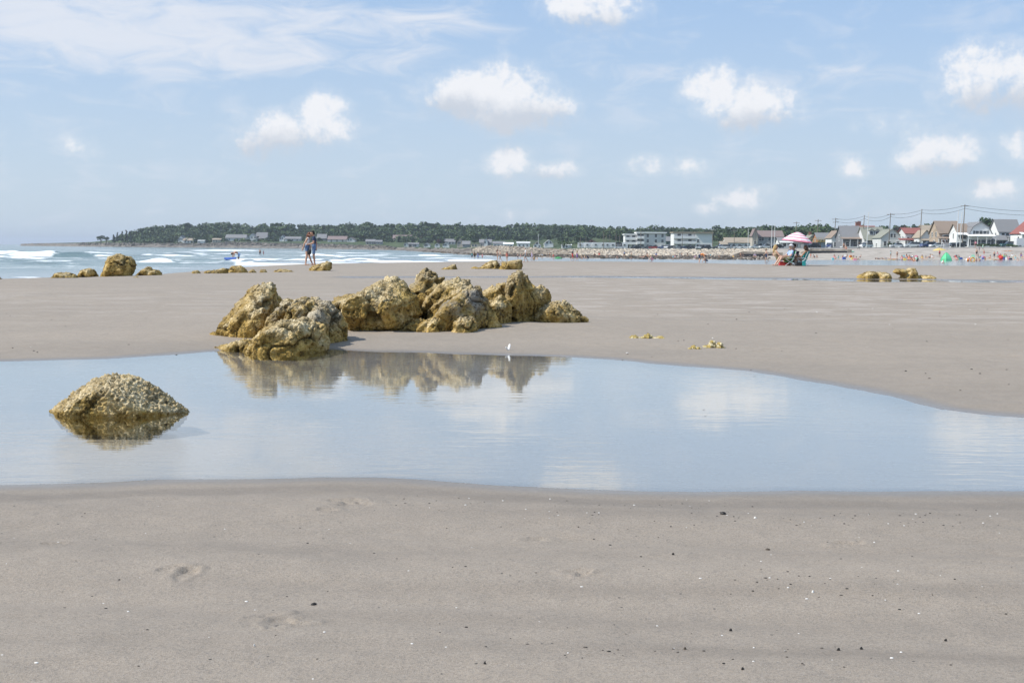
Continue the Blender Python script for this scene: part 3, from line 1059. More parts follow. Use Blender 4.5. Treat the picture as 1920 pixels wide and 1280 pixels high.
rock('biggest ochre boulder in the middle of the outcrop', [
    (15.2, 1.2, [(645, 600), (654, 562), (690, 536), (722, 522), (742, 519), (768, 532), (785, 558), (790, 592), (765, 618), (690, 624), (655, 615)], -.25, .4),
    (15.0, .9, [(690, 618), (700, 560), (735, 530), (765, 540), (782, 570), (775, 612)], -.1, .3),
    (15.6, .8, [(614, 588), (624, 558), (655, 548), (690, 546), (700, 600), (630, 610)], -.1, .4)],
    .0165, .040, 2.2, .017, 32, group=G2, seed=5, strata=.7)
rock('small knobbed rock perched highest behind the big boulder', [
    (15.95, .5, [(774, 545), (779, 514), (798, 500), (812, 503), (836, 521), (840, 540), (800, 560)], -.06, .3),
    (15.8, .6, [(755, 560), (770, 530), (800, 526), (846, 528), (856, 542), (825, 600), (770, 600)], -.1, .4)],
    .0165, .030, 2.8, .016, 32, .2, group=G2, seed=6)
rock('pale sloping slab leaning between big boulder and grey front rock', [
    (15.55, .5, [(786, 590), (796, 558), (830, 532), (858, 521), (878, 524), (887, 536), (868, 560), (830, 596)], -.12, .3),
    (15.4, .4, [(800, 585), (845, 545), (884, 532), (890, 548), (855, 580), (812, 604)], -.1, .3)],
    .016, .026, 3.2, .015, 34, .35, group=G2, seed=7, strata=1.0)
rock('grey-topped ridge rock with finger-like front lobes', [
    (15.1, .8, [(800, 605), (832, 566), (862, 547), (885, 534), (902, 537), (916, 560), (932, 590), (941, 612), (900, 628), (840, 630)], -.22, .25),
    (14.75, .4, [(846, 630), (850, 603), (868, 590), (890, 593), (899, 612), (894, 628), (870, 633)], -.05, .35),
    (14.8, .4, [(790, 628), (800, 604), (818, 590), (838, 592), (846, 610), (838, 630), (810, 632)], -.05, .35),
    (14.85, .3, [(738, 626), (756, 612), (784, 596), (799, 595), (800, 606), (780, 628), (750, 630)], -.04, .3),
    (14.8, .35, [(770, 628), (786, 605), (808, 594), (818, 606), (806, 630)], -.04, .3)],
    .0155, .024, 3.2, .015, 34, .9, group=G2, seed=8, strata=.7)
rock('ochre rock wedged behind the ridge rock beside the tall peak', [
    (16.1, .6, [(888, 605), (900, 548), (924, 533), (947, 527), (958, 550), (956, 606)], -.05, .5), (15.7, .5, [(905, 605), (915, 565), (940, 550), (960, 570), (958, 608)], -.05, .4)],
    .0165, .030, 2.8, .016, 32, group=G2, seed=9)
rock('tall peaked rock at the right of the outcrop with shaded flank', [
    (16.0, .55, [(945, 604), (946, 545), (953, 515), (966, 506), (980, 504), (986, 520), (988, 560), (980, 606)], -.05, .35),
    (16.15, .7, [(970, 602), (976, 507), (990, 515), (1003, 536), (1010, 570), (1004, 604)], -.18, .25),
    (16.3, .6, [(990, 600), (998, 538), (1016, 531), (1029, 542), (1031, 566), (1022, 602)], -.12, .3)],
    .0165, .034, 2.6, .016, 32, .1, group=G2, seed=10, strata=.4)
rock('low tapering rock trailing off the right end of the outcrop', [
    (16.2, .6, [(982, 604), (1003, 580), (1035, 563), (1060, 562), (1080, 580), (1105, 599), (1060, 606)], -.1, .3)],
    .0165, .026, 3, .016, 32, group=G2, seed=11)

def far_rock(label, Y0, thick, polys, seed, group=G3, amp=.07, low=None, name='rock', mat=None):
    x0 = np.mean([p[0] for p in polys[0]])
    q = PD(x0, 500, Y0)
    lo = ground_at(q[0], Y0) - .15
    if group.startswith('stones of'): polys = [[(a, 516 - (516 - b) * 1.35 - 1) for a, b in pp] for pp in polys]
    sc = Y0 / 45.0
    return rock(label, [(Y0, thick, p) for p in polys], .045 * sc, amp * sc, 1.8 / sc, .022 * sc, 14 / sc, group=group, low=lo, seed=seed, mat=mat or M_ROCKF, name=name)

far_rock('big round dark boulder on the sand before the surf', 42, 1.1, [[(186, 519), (196, 500), (203, 483), (220, 475), (238, 476), (252, 487), (257, 497), (252, 510), (244, 521)]], 21)
far_rock('small double-humped rock close right of the round boulder', 43.5, .8, [[(252, 517), (268, 503), (280, 500), (290, 508), (270, 518)], [(272, 517), (286, 506), (298, 506), (304, 517)]], 22)
far_rock('tilted small rock just left of the round boulder', 42.5, .7, [[(142, 518), (150, 505), (156, 503), (176, 502), (186, 516), (180, 521), (152, 521)]], 23)
far_rock('flat spreading rock left of the tilted one by the surf', 40.5, .8, [[(90, 526), (103, 512), (122, 510), (140, 514), (152, 523), (130, 527)]], 24, amp=.05)
far_rock('dark rock cut off by the left edge of the picture', 41, .7, [[(-14, 527), (-8, 520), (0, 518), (4, 525), (-2, 528)]], 25)
far_rock('thin scrap of rock lying flat before the round boulder', 38.5, .4, [[(244, 524.5), (250, 518), (262, 520), (275, 523), (280, 525)]], 26, amp=.03)
for i, (lab, Y, P) in enumerate([
    ('first low stone at the left end of the weedy ridge', 45, [(358, 516), (362, 510), (372, 509), (378, 515)]),
    ('long flat stone of the weedy ridge beside its left end', 45.5, [(375, 516), (385, 511), (410, 508), (432, 506), (425, 514), (390, 517)]),
    ('highest stone in the middle of the weedy ridge', 46.5, [(420, 514), (435, 504), (452, 503), (462, 509), (466, 514)]),
    ('dark pointed stone right of the highest ridge stone', 47.5, [(464, 514), (474, 507), (483, 513)]),
    ('round stone of the weedy ridge further right', 48, [(482, 514), (490, 508), (498, 508), (506, 514)]),
    ('last flat stone trailing off the weedy ridge', 49, [(509, 513), (522, 508), (538, 508), (553, 512), (530, 514)])]):
    far_rock(lab, Y, .5, [P], 30 + i, group='stones of the low weedy ridge', amp=.035)
far_rock('square dark weedy rock beside the standing couple', 52, .9, [[(574, 511), (584, 500), (596, 494), (612, 491), (622, 492), (622, 511), (600, 513)]], 41)
far_rock('scrap of flat rock on the sand right of the square rock', 53, .4, [[(634, 510.5), (645, 507.5), (655, 508), (664, 510.5)]], 42, amp=.02)
far_rock('small wedge rock alone behind the central outcrop', 57, .7, [[(822, 507.5), (838, 499), (855, 494), (858, 497), (858, 507.5)]], 43, amp=.04)
far_rock('rounded pale rock leaning on the dark slanting block', 59, .9, [[(890, 506), (908, 496), (920, 488), (932, 488), (940, 498), (938, 506)], [(878, 506), (890, 500), (902, 503), (902, 507)]], 44, amp=.05)
far_rock('dark slanting block on the sand behind the tall peak', 58, .9, [[(934, 506), (940, 491), (960, 488), (979, 486), (980, 495), (976, 506)]], 45, amp=.04)
far_rock('long pale rock with dark notch in the thin water line', 45, .9, [[(1602, 528), (1606, 516), (1625, 508), (1640, 508), (1646, 512), (1640, 529)], [(1642, 529), (1646, 510), (1664, 510), (1671, 516), (1670, 529)]], 46, amp=.06)
far_rock('peaked split rock at the right of the thin water line', 45.5, .9, [[(1680, 529), (1694, 512), (1704, 502), (1716, 501), (1721, 511), (1722, 530), (1698, 531)], [(1715, 529), (1724, 515), (1745, 515), (1756, 520), (1754, 529)], [(1674, 511), (1680, 504), (1694, 504), (1700, 512), (1690, 516)]], 47, amp=.05)
far_rock('tiny stone alone right of the split rock', 45, .25, [[(1779, 527.5), (1784, 523), (1790, 527.5)]], 48, amp=.02)

def weed_clump(label, px, row, wpx, hpx, seed):
    """tuft of yellow rockweed and barnacle shells lying on the sand"""
    b = PZ(px, row)
    Y = b[1]
    s = Y / F_PX
    rr = np.random.default_rng(seed)
    mb = MB()
    W, H = wpx * s, hpx * s
    for k in range(int(60 + wpx * 2.5)):
        u = rr.uniform(-1, 1)
        v = rr.uniform(-1, 1)
        hh = H * max(0, 1 - u * u) ** .5 * rr.uniform(.15, 1) * (.55 + .45 * math.sin(u * 7 + seed))
        r = rr.uniform(.012, .026)
        M = Matrix.Rotation(rr.uniform(0, 6), 3, 'Z') @ Matrix.Rotation(rr.uniform(-.8, .8), 3, 'X')
        mb.ball((u * W / 2, v * W * .22, max(hh - .006, .0)), (r * 1.5, r * .8, r * .8), 6, 4, int(rr.random() < .3), M)
    o = mb.build('rockweed_clump', [paint('rockweed_yellow', (.36, .27, .085), .8, .45, 30), paint('rockweed_pale', (.55, .48, .30), .8, .3, 30)], loc=(b[0], b[1], ground_at(b[0], b[1]) - .012))
    tag(o, label, 'seaweed', 'clumps of yellow rockweed on the sand')

weed_clump('long flat clump of yellow rockweed on sand right of the outcrop', 1213, 644, 62, 9, 1)
weed_clump('smallest scrap of yellow rockweed near the pool edge', 1302, 661, 20, 8, 2)
weed_clump('tallest round tuft of yellow rockweed near the pool edge', 1338, 659, 34, 15, 3)

# white feather stuck in the wet sand at the pool edge
b = PZ(953, 660)
t = empty('feather', (b[0], b[1], ground_at(b[0], b[1]) - .004), .2, .6)
mb = MB()
for (tip, wd) in (((-.05, -.01, .062), .017), ((.026, .0, .108), .026)):
    T = Vector(tip)
    M = T.to_track_quat('Z', 'Y').to_matrix() @ Matrix.Rotation(.7, 3, 'Z')
    mb.ball(T * .5, (wd, wd * .45, T.length * .55), 12, 8, 0, M)
mb.build('vane', paint('feather_white', (.85, .85, .84), .7, .05), t)
mb = MB()
mb.tube([(0, 0, -.01), (.01, .005, .046), (.020, .012, .088)], [.0022, .0016, .0006], 6)
mb.build('quill', paint('feather_quill', (.75, .72, .62), .5, .05), t)
tag(t, 'small white feather standing in wet sand at the pool edge', 'feather')

# bits lying on the foreground sand
def pebble(name, cat, label, px, row, w, h, col, seed, group=None):
    b = PZ(px, row, .045)
    s = b[1] / F_PX
    rr = np.random.default_rng(seed)
    mb = MB()
    w, h = w * .8, h * .8
    mb.ball((0, 0, 0), (w * s / 2, w * s / 2 * rr.uniform(.5, .8), h * s / 2 + .003), 10, 7)
    mb.v = [tuple(np.array(v) * (1 + rr.uniform(-.22, .22))) for v in mb.v]
    z = float(sand_h(np.array([b[0]]), np.array([b[1]]))[0][0])
    o = mb.build(name, paint('pebble_' + name + str(col), col, .5, .3, 40), smooth=True, loc=(b[0], b[1], z + .001))
    o.rotation_euler = (rr.uniform(-.2, .2), rr.uniform(-.2, .2), rr.uniform(-.6, .6))
    tag(o, label, cat, group)

DK, MID, WH = (.018, .016, .014), (.07, .055, .04), (.78, .76, .72)
gp = 'dark pebbles on the foreground sand'
pebble('mussel_shell', 'shell', 'dark open mussel shell right of centre near the pool edge', 1356, 959, 15, 6, DK, 1)
pebble('seaweed_scrap', 'seaweed', 'black pointed seaweed scrap left of centre on foreground sand', 588, 1128, 14, 5, DK, 2)
pebble('pebble', 'pebble', 'dark pebble far right in the lower sand below a pale streak', 1773, 1200, 6, 6, DK, 3, gp)
pebble('pebble', 'pebble', 'dark pebble low and right of centre, alone on smooth sand', 1370, 1183, 7, 5, DK, 4, gp)
pebble('pebble', 'pebble', 'dark pebble at the bottom edge, right of centre', 1392, 1278, 7, 5, DK, 5, gp)
pebble('pebble', 'pebble', 'larger of two dark pebbles close together low on the right', 1572, 1229, 9, 5, DK, 6, gp)
pebble('pebble', 'pebble', 'smaller of two dark pebbles close together low on the right', 1615, 1224, 7, 4, DK, 7, gp)
pebble('pebble', 'pebble', 'dark pebble left of the bottom centre on the sand', 909, 1265, 7, 5, DK, 8, gp)
pebble('pebble', 'pebble', 'dark pebble beside the bottom middle, right of another', 1284, 1230, 6, 4, MID, 9, gp)
pebble('pebble', 'pebble', 'dark pebble on the mid-sand right of centre', 1262, 1036, 6, 4, DK, 10, gp)
pebble('pebble', 'pebble', 'flat brown pebble on the mid-sand below the mussel shell', 1440, 1019, 11, 3, MID, 11, gp)
pebble('shell_fragment', 'shell', 'white shell fragment near the mussel shell', 1416, 970, 6, 3, WH, 12)
pebble('shell_fragment', 'shell', 'white shell fragment on the coarse strip at right', 1524, 1110, 6, 3, WH, 13)
pebble('shell_fragment', 'shell', 'white shell bit on the left lower sand', 477, 1229, 4, 4, WH, 14)
# the countless rest
mb = MB()
rr = np.random.default_rng(77)
strips = [(1020, 1900, 955, 985, 80), (1350, 1800, 1085, 1125, 34), (960, 1700, 1215, 1270, 30), (700, 1500, 920, 950, 40), (0, 1900, 930, 1275, 90), (1150, 1900, 560, 740, 50), (0, 380, 540, 660, 30), (1130, 1900, 535, 640, 25)]
for (xa, xb, ya, yb, n) in strips:
    for k in range(n):
        px, row = rr.uniform(xa, xb), rr.uniform(ya, yb)
        p = PZ(px, row, .045)
        z = float(sand_h(np.array([p[0]]), np.array([p[1]]))[0][0])
        r = rr.uniform(.001, .0034) * (1 if p[1] < 6 else 2.6)
        mb.ball((p[0], p[1], z + r * .2), (r * rr.uniform(1, 1.8), r, r * .7), 6, 4, int(rr.choice([0, 0, 1, 1, 1, 2])))
o = mb.build('pebbles', [paint('tiny_dark', DK, .6), paint('tiny_brown', (.10, .085, .07), .7), paint('tiny_white', WH, .6)])
tag(o, 'scattered tiny pebbles and shell grit on the sand', kind='stuff')
# ================================================================== SHORE WORKS, HOUSES, VEHICLES, POLES, TREES
def wpaint(key, col, rough=.7): return paint('house_' + key, col, rough, .06, .8)
WHT = wpaint('white_clapboard', (.82, .82, .80)); CREAM = wpaint('cream_clapboard', (.66, .56, .43)); TAN = wpaint('tan_clapboard', (.46, .36, .27))
GREY = wpaint('grey_shingle', (.33, .33, .34)); DGREY = wpaint('dark_grey_shingle', (.21, .215, .23)); PALE = wpaint('pale_grey_clapboard', (.66, .66, .65)); BEIGE = wpaint('beige_clapboard', (.50, .45, .38))
RBROWN = wpaint('brown_shingle_roof', (.27, .21, .165), .9); RGREY = wpaint('grey_shingle_roof', (.21, .21, .215), .9); RRED = wpaint('red_shingle_roof', (.27, .10, .085), .9)
RTAN = wpaint('tan_shingle_roof', (.34, .285, .22), .9); RGREEN = wpaint('weathered_green_roof', (.25, .255, .21), .9); RMAUVE = wpaint('mauve_shingle_roof', (.23, .175, .165), .9)
TRIM = wpaint('white_trim', (.80, .80, .79)); BRICK = wpaint('chimney_brick', (.30, .12, .085)); DARK = wpaint('dark_opening', (.03, .03, .033)); WOOD = wpaint('weathered_timber', (.27, .22, .17)); YEL = wpaint('yellow_deck', (.55, .42, .15)); ORG = wpaint('orange_cedar', (.42, .19, .09))
BLUED = wpaint('pale_blue_door', (.42, .52, .70)); SHUT = wpaint('dark_shutter', (.035, .045, .05))

def shore_base(px, d):
    x = (px - 960) / F_PX * d
    return x, d, land_at(x, d)

# riprap: countless stones
def riprap(name, pa, pb, n, mat, label, seed, smin=.5, smax=1.3, k0=2):
    rr = np.random.default_rng(seed)
    mb = MB()
    for k in range(n):
        px = rr.uniform(pa, pb)
        a = (px - 960) / F_PX
        t = rr.uniform(0, 1)
        d = np.interp(a, LA, LD[:, k0]) * (1 - t) + np.interp(a, LA, LD[:, k0 + 1]) * t
        z = np.interp(a, LA, LZ[:, k0]) * (1 - t) + np.interp(a, LA, LZ[:, k0 + 1]) * t
        s = rr.uniform(smin, smax)
        mb.box((a * d, d, z), (s * rr.uniform(.8, 1.6), s, s * rr.uniform(.6, .9)), rz=rr.uniform(0, 3), taper=rr.uniform(.55, .9))
    mb.v = [tuple(np.array(v) + rr.uniform(-.09, .09, 3)) for v in mb.v]
    tag(mb.build(name, mat), label, kind='stuff')
M_RIPS = mat_two('slope_fill_stone', (.30, .255, .20), (.52, .45, .37), .4, .9, .6, .4, 4)
land_strip('revetment_slope', 2, 3, 884, 1446, 4, M_RIPS, 'stone-armoured slope above the far beach', 'structure', .2, .4)
M_RIPP = mat_two('pale_riprap_stone', (.42, .36, .29), (.68, .60, .49), .5, .9, .6, .4, 4)
riprap('riprap', 884, 1075, 1500, M_RIP, 'loose brown boulders armouring the left slope above the far beach', 5, .3, .75)
riprap('pale_riprap', 1070, 1446, 2400, M_RIPP, 'loose pale boulders armouring the slope below the motels', 15, .3, .75)
M_RIPD = mat_two('wet_shore_stone', (.07, .06, .05), (.19, .16, .13), .5, .85, .6, .4, 4)
riprap('shore_stones', 790, 1440, 1500, M_RIPD, 'dark weedy stones at the foot of the armoured slope', 6, .25, .65, 1)
riprap('headland_stones', 150, 740, 1300, M_SHORE, 'rough grey rocks along the headland shore', 8, .6, 2.2, 2)
land_strip('upper_beach', 2, 3, 1446, 4200, 6, M_FARSAND, 'steep shingle bank below the sea wall', 'structure', .06, .3)
# concrete sea wall, in cast sections
wall = empty('sea_wall', (*shore_base(1700, 345)[:2], 0))
for i, p0 in enumerate(range(1440, 2500, 48)):
    pts = []
    mb = MB()
    for px in (p0 + .25, p0 + 47.75):
        a = (px - 960) / F_PX
        d = np.interp(a, LA, LD[:, 3]) - 1.2
        z = np.interp(a, LA, LZ[:, 3])
        pts.append((a * d, d, z))
    (xa, ya, za), (xb, yb, zb) = pts
    mb.add([(xa, ya, za - 1.0), (xb, yb, zb - 1.0), (xb, yb + .7, zb - 1.0), (xa, ya + .7, za - 1.0), (xa, ya + .12, za + .22), (xb, yb + .12, zb + .22), (xb, yb + .7, zb + .22), (xa, ya + .7, za + .22)],
           [(3, 2, 1, 0), (4, 5, 6, 7), (0, 1, 5, 4), (1, 2, 6, 5), (2, 3, 7, 6), (3, 0, 4, 7)])
    mb.v = [(v[0] - wall.location.x, v[1] - wall.location.y, v[2]) for v in mb.v]
    mb.build('wall_section', M_CONC, wall)
tag(wall, 'long low pale concrete sea wall between beach and street', 'wall')
# street behind the wall
aa = np.arange(1085, 2500, 12.0)
A = (aa - 960) / F_PX
V = []
for off in (3, 11):
    d = np.interp(A, LA, LD[:, 3]) + off
    V.append([(a * dd, dd, land_at(a * dd, dd) + .06) for a, dd in zip(A, d)])
me = mesh_np('road', np.array(V).reshape(-1, 3), grid_faces(2, len(aa)), [M_ROAD])
if me.polygons[0].normal.z < 0: me.flip_normals()
tag(link(bpy.data.objects.new('road', me)), 'coast road behind the sea wall', kind='structure')

def window(parent, x, y, z, w, h, face='front', shutters=False, mat=None):
    """framed window; y is the wall plane for the front, x for a side"""
    fr, pn = MB(), MB()
    t = max(.10, w * .11)
    def bx(m, cx, cz, ww, hh, dep, out):
        if face == 'front': m.box((x + cx, y - out, z + cz), (ww, dep, hh))
        else: m.box((x - out, y + cx, z + cz), (dep, ww, hh))
    for cx, cz, ww, hh in ((0, h / 2 + t / 2, w + 2 * t, t), (0, -h / 2 - t / 2, w + 2 * t, t), (-w / 2 - t / 2, 0, t, h), (w / 2 + t / 2, 0, t, h), (0, 0, w, t * .45)):
        bx(fr, cx, cz, ww, hh, .10, .053)
    f = fr.build('window', mat or TRIM, parent)
    bx(pn, 0, 0, w, h, .03, .018)
    p = pn.build('pane', M_GLASS, f)
    if shutters:
        for s in (-1, 1):
            sh = MB()
            bx(sh, s * (w / 2 + t + w * .22), 0, w * .40, h * 1.06, .06, .034)
            sh.build('shutter', SHUT, parent)
    return f

def slab(mb, p0, p1, p2, p3, th):
    """thick quad"""
    P = [Vector(p) for p in (p0, p1, p2, p3)]
    n = (P[1] - P[0]).cross(P[3] - P[0]).normalized()
    if n.z < 0: n = -n
    mb.add([*P, *[p + n * th for p in P]], [(3, 2, 1, 0), (4, 5, 6, 7), (0, 1, 5, 4), (1, 2, 6, 5), (2, 3, 7, 6), (3, 0, 4, 7)])

def house(label, pl, pr, re, rr_, d, ridge='x', wall=WHT, roof=RGREY, depth=8.0, wins=(), swins=(), porch=None, chimney=None, gambrel=False, dormers=(), door=None, cat='house', group=None, rz=0.0, shutters=False, flat=False, base=None, name='house', trim=None, side_mat=None):
    pc = (pl + pr) / 2
    x, y, z = shore_base(pc, d)
    if base is not None: z = zrow(pc, base, d)
    W = (pr - pl) * d / F_PX
    H = max(zrow(pc, re, d) - z, 2.0)
    T = max(zrow(pc, rr_, d) - z, H + .4) - H
    t = empty(name, (x, y, z), rz)
    D = depth
    b = -.8
    mb = MB()
    if flat:
        mb.box((0, D / 2, (H + b) / 2), (W, D, H - b))
    elif ridge == 'y':
        prof = [(-W / 2, b), (W / 2, b), (W / 2, H)] + ([(W * .33, H + T * .62)] if gambrel else []) + [(0, H + T)] + ([(-W * .33, H + T * .62)] if gambrel else []) + [(-W / 2, H)]
        mb.prism(prof, 0, D)
    else:
        prof = [(0, b), (D, b), (D, H), (D / 2, H + T), (0, H)]
        mb.add([(-W / 2, p[0], p[1]) for p in prof] + [(W / 2, p[0], p[1]) for p in prof],
               [(0, 1, 2, 3, 4), (9, 8, 7, 6, 5)] + [(i, i + 5, (i + 1) % 5 + 5, (i + 1) % 5) for i in range(5)])
    mb.build('wall', wall, t)
    o = .38
    rb = MB()
    if flat:
        rb.box((0, D / 2, H + T * .5), (W + 2 * o, D + 2 * o, T))
    elif ridge == 'y':
        segs = [((W / 2 + o * .7, H - o * T / W * 1.4), (0, H + T + .04))] if not gambrel else [((W / 2 + .3, H - .45), (W * .33, H + T * .62 + .04)), ((W * .33, H + T * .62 + .04), (0, H + T + .04))]
        for s in (-1, 1):
            for (xa, za), (xb, zb) in segs:
                slab(rb, (s * xa, -o, za), (s * xa, D + o, za), (s * xb, D + o, zb), (s * xb, -o, zb), .16)
    else:
        for s in (-1, 1):
            ya, yb = D / 2 + s * (D / 2 + o), D / 2
            slab(rb, (-W / 2 - o, ya, H - o * 2 * T / D), (W / 2 + o, ya, H - o * 2 * T / D), (W / 2 + o, yb, H + T + .04), (-W / 2 - o, yb, H + T + .04), .16)
    ro = rb.build('roof', roof, t)
    if chimney:
        cx, ch = chimney
        c = MB()
        c.box((cx * W / 2, D * .55, H + T * .5 + ch / 2), (.9, .9, T + ch))
        c.box((cx * W / 2, D * .55, H + T + ch + .06), (1.1, 1.1, .15))
        c.build('chimney', BRICK, ro)
    for (fx, fz, w, h) in wins:
        window(t, fx * W / 2, 0, fz * (H + (T if ridge == 'y' and not flat else 0)), w, h, 'front', shutters, trim)
    for (fy, fz, w, h) in swins:
        window(t, -W / 2, fy * D, fz * (H + (T if ridge == 'x' and not flat else 0)), w, h, 'side', False, trim)
    if door is not None:
        dd = MB()
        dd.box((door * W / 2, -.04, 1.0), (1.0, .1, 2.1))
        dd.build('door', wpaint('door', (.12, .10, .09)), t)
    for (fx, w, h) in dormers:
        dm = MB()
        zz = H + T * .30
        yy = D * .10
        dm.box((fx * W / 2, yy + 1.2, zz + h / 2), (w, 2.4, h))
        dd = dm.build('dormer', wall, t)
        pr_ = MB()
        pr_.box((fx * W / 2, yy - .03, zz + h / 2), (w * .6, .06, h * .6))
        pr_.build('pane', M_GLASS, dd)
        dr = MB()
        dr.prism([(fx * W / 2 - w / 2 - .25, zz + h), (fx * W / 2 + w / 2 + .25, zz + h), (fx * W / 2, zz + h + w * .45)], yy - .25, yy + 2.6)
        dr.build('dormer_roof', roof, dd)
    if porch:
        xa, xb, hp, dp, pm = porch          # from/to as fractions, roof height, depth, roof material
        X0, X1 = xa * W / 2, xb * W / 2
        pb_ = MB()
        slab(pb_, (X0, -dp, hp - .25), (X1, -dp, hp - .25), (X1, -.01, hp + .35), (X0, -.01, hp + .35), .14)
        po = pb_.build('porch', pm, t)
        fl = MB()
        fl.box(((X0 + X1) / 2, -dp / 2, .15), (X1 - X0, dp - .03, .9))
        fl.build('porch_floor', PALE, po)
        n = max(2, int((X1 - X0) / 2.2) + 1)
        for i in range(n):
            ps = MB()
            ps.box((X0 + .1 + (X1 - X0 - .2) * i / (n - 1), -dp + .12, .55 + (hp - .8) / 2), (.16, .16, hp - .8))
            ps.build('porch_post', TRIM, po)
    return tag(t, label, cat, group)

W2 = [(-.55, .30, 1.0, 1.4), (.0, .30, 1.0, 1.4), (.55, .30, 1.0, 1.4)]
gS = 'houses along the beach street'
# ---- the street of houses, from the right
house('white house with red roof cut off by the right edge of picture', 1912, 1975, 438, 411, 378, 'y', WHT, RRED, 9, [(-.5, .32, 1.0, 1.5), (-.1, .32, 1.0, 1.5), (-.6, .12, 1.1, 1.6), (-.05, .6, 1.1, 1.4)], [(.3, .6, 1, 1.4)], (-1.2, 1, 4.0, 2.2, WHT), group=gS)
house('tall white house with dark grey roof near the right edge', 1868, 1908, 434, 412, 400, 'x', WHT, RGREY, 8, [(-.6, .75, .9, 1.4), (-.2, .75, .9, 1.4), (.5, .7, .9, 1.4)], [(.3, .45, .8, 1.3), (.7, .45, .8, 1.3)], (-.4, 1.1, 3.2, 3, RGREY), group=gS)
house('low white enclosed porch house beside the gambrel house', 1852, 1884, 450, 442, 392, 'x', WHT, RGREY, 6, [(-.7, .5, 1.2, 1.7), (-.25, .5, 1.2, 1.7), (.25, .5, 1.2, 1.7), (.75, .5, 1.2, 1.7)], [(.5, .4, 1, 1.4)], group=gS)
house('white gambrel-roofed house with two pairs of dark shuttered windows', 1812, 1856, 441, 417, 388, 'y', WHT, RGREY, 10, [(-.30, .56, 1.1, 1.5), (.36, .56, 1.1, 1.5), (-.66, .20, 1.2, 1.8), (-.2, .20, 1.2, 1.8), (.25, .20, 1.2, 1.8), (.7, .20, 1.2, 1.8)], [(.5, .2, 1, 1.4)],
      (-1.25, 1.1, 3.6, 2.4, WHT), gambrel=True, shutters=True, door=-.45, group=gS)
house('white annex with tall dormer windows and balcony, left of gambrel roof', 1792, 1813, 438, 420, 390, 'x', WHT, RBROWN, 8, [(-.55, .80, .8, 1.5), (.0, .80, .8, 1.5), (.55, .80, .8, 1.5), (.3, .25, 1.6, 1.9)], [(.5, .5, .8, 1.4)], (-1.5, 1.0, 4.1, 2.0, WHT), group=gS)
house('large cream house with broad brown roof behind parked cars', 1757, 1797, 437, 415, 400, 'x', TAN, RBROWN, 9.5, [(-.35, .66, 1.9, 1.6), (.62, .66, 1.0, 1.5), (-.5, .22, 1.4, 1.8), (.2, .22, 1.4, 1.8)], [(.3, .5, .9, 1.4), (.7, .5, .9, 1.4), (.5, .2, 1, 1.4)], (-1.3, -.2, 3.0, 2.5, RBROWN), group=gS)
house('small white gabled house with tan roof left of the cream house', 1722, 1744, 445, 432, 415, 'y', WHT, RTAN, 8, [(-.3, .28, 1.1, 1.3), (.35, .28, 1.1, 1.3)], [(.5, .5, 1, 1.2)], (-1, 1, 2.5, 2, RTAN), group=gS)
house('tan-roofed house standing behind the small white gable', 1728, 1752, 436, 423, 432, 'x', CREAM, RTAN, 8, [(-.4, .7, 1, 1.3), (.4, .7, 1, 1.3)], [(.5, .5, 1, 1.3)], group=gS)
house('white house with red roof and one dark wide window', 1694, 1726, 438, 428, 424, 'x', PALE, RRED, 9, [(-.05, .58, 1.9, 1.8), (-.7, .6, .8, 1.3), (.6, .2, 1.2, 1.4)], [(.3, .5, .9, 1.2), (.6, .5, .9, 1.2)], (-1.9, -.1, 2.7, 2.6, RRED), group=gS)
house('grey gabled cottage with twin upper windows and bush at its corner', 1648, 1690, 446, 430, 430, 'y', PALE, RGREEN, 10, [(-.05, .66, .75, 1.2), (.22, .66, .75, 1.2), (-.62, .24, .9, 1.5), (-.25, .24, .9, 1.5), (.5, .24, .9, 1.4)], [(.5, .3, 1, 1.2)], group=gS)
house('long green-roofed house wing with dormers left of the grey cottage', 1617, 1656, 447, 426, 446, 'x', PALE, RGREEN, 10, [(-.6, .55, 1, 1.2), (-.25, .55, 1, 1.2), (.2, .5, 1.4, 1.6)], [(.5, .4, 1, 1.2)], (-1, .9, 2.8, 2.4, RGREEN), dormers=((-.25, 1.6, 1.5), (.3, 1.6, 1.5)), group=gS)
house('house with red roof and brick chimney behind the white car', 1600, 1640, 440, 424, 470, 'x', WHT, RRED, 8, [(-.6, .7, 1, 1.4)], [(.4, .5, 1, 1.4)], chimney=(-.35, 1.6), group=gS)
house('steep dark-roofed house with brown porch in middle of the street', 1577, 1612, 446, 424, 452, 'x', DGREY, RGREY, 10, [(-.5, .4, 1.2, 1.6), (.3, .4, 1.2, 1.6)], [(.5, .45, 1.4, 2.0)], (-1.3, 1.2, 3.4, 3.2, RBROWN), chimney=(.9, 1.4), group=gS)
house('narrow white house with pointed gable beside the dark steep roof', 1556, 1580, 446, 433, 462, 'y', WHT, RBROWN, 9, [(.3, .6, 1.0, 1.8), (-.45, .22, .7, 1.5), (-.15, .22, .7, 1.5), (.45, .22, .9, 1.4)], [(.5, .3, 1, 1.2)], group=gS)
house('house with yellow upper deck over pale blue garage doors', 1530, 1557, 449, 437, 480, 'x', ORG, RGREY, 8, [(-.4, .72, 1.2, 1.7), (.3, .72, 1.4, 1.8)], [(.5, .5, 1, 1.4)], group=gS)
house('dark grey gabled house beside the striped umbrella', 1504, 1538, 455, 441, 500, 'y', DGREY, RGREEN, 9, [(.6, .4, 1.0, 1.5), (-.2, .55, .9, 1.2)], [(.5, .3, 1, 1.2)], chimney=(.0, 1.2), group=gS)
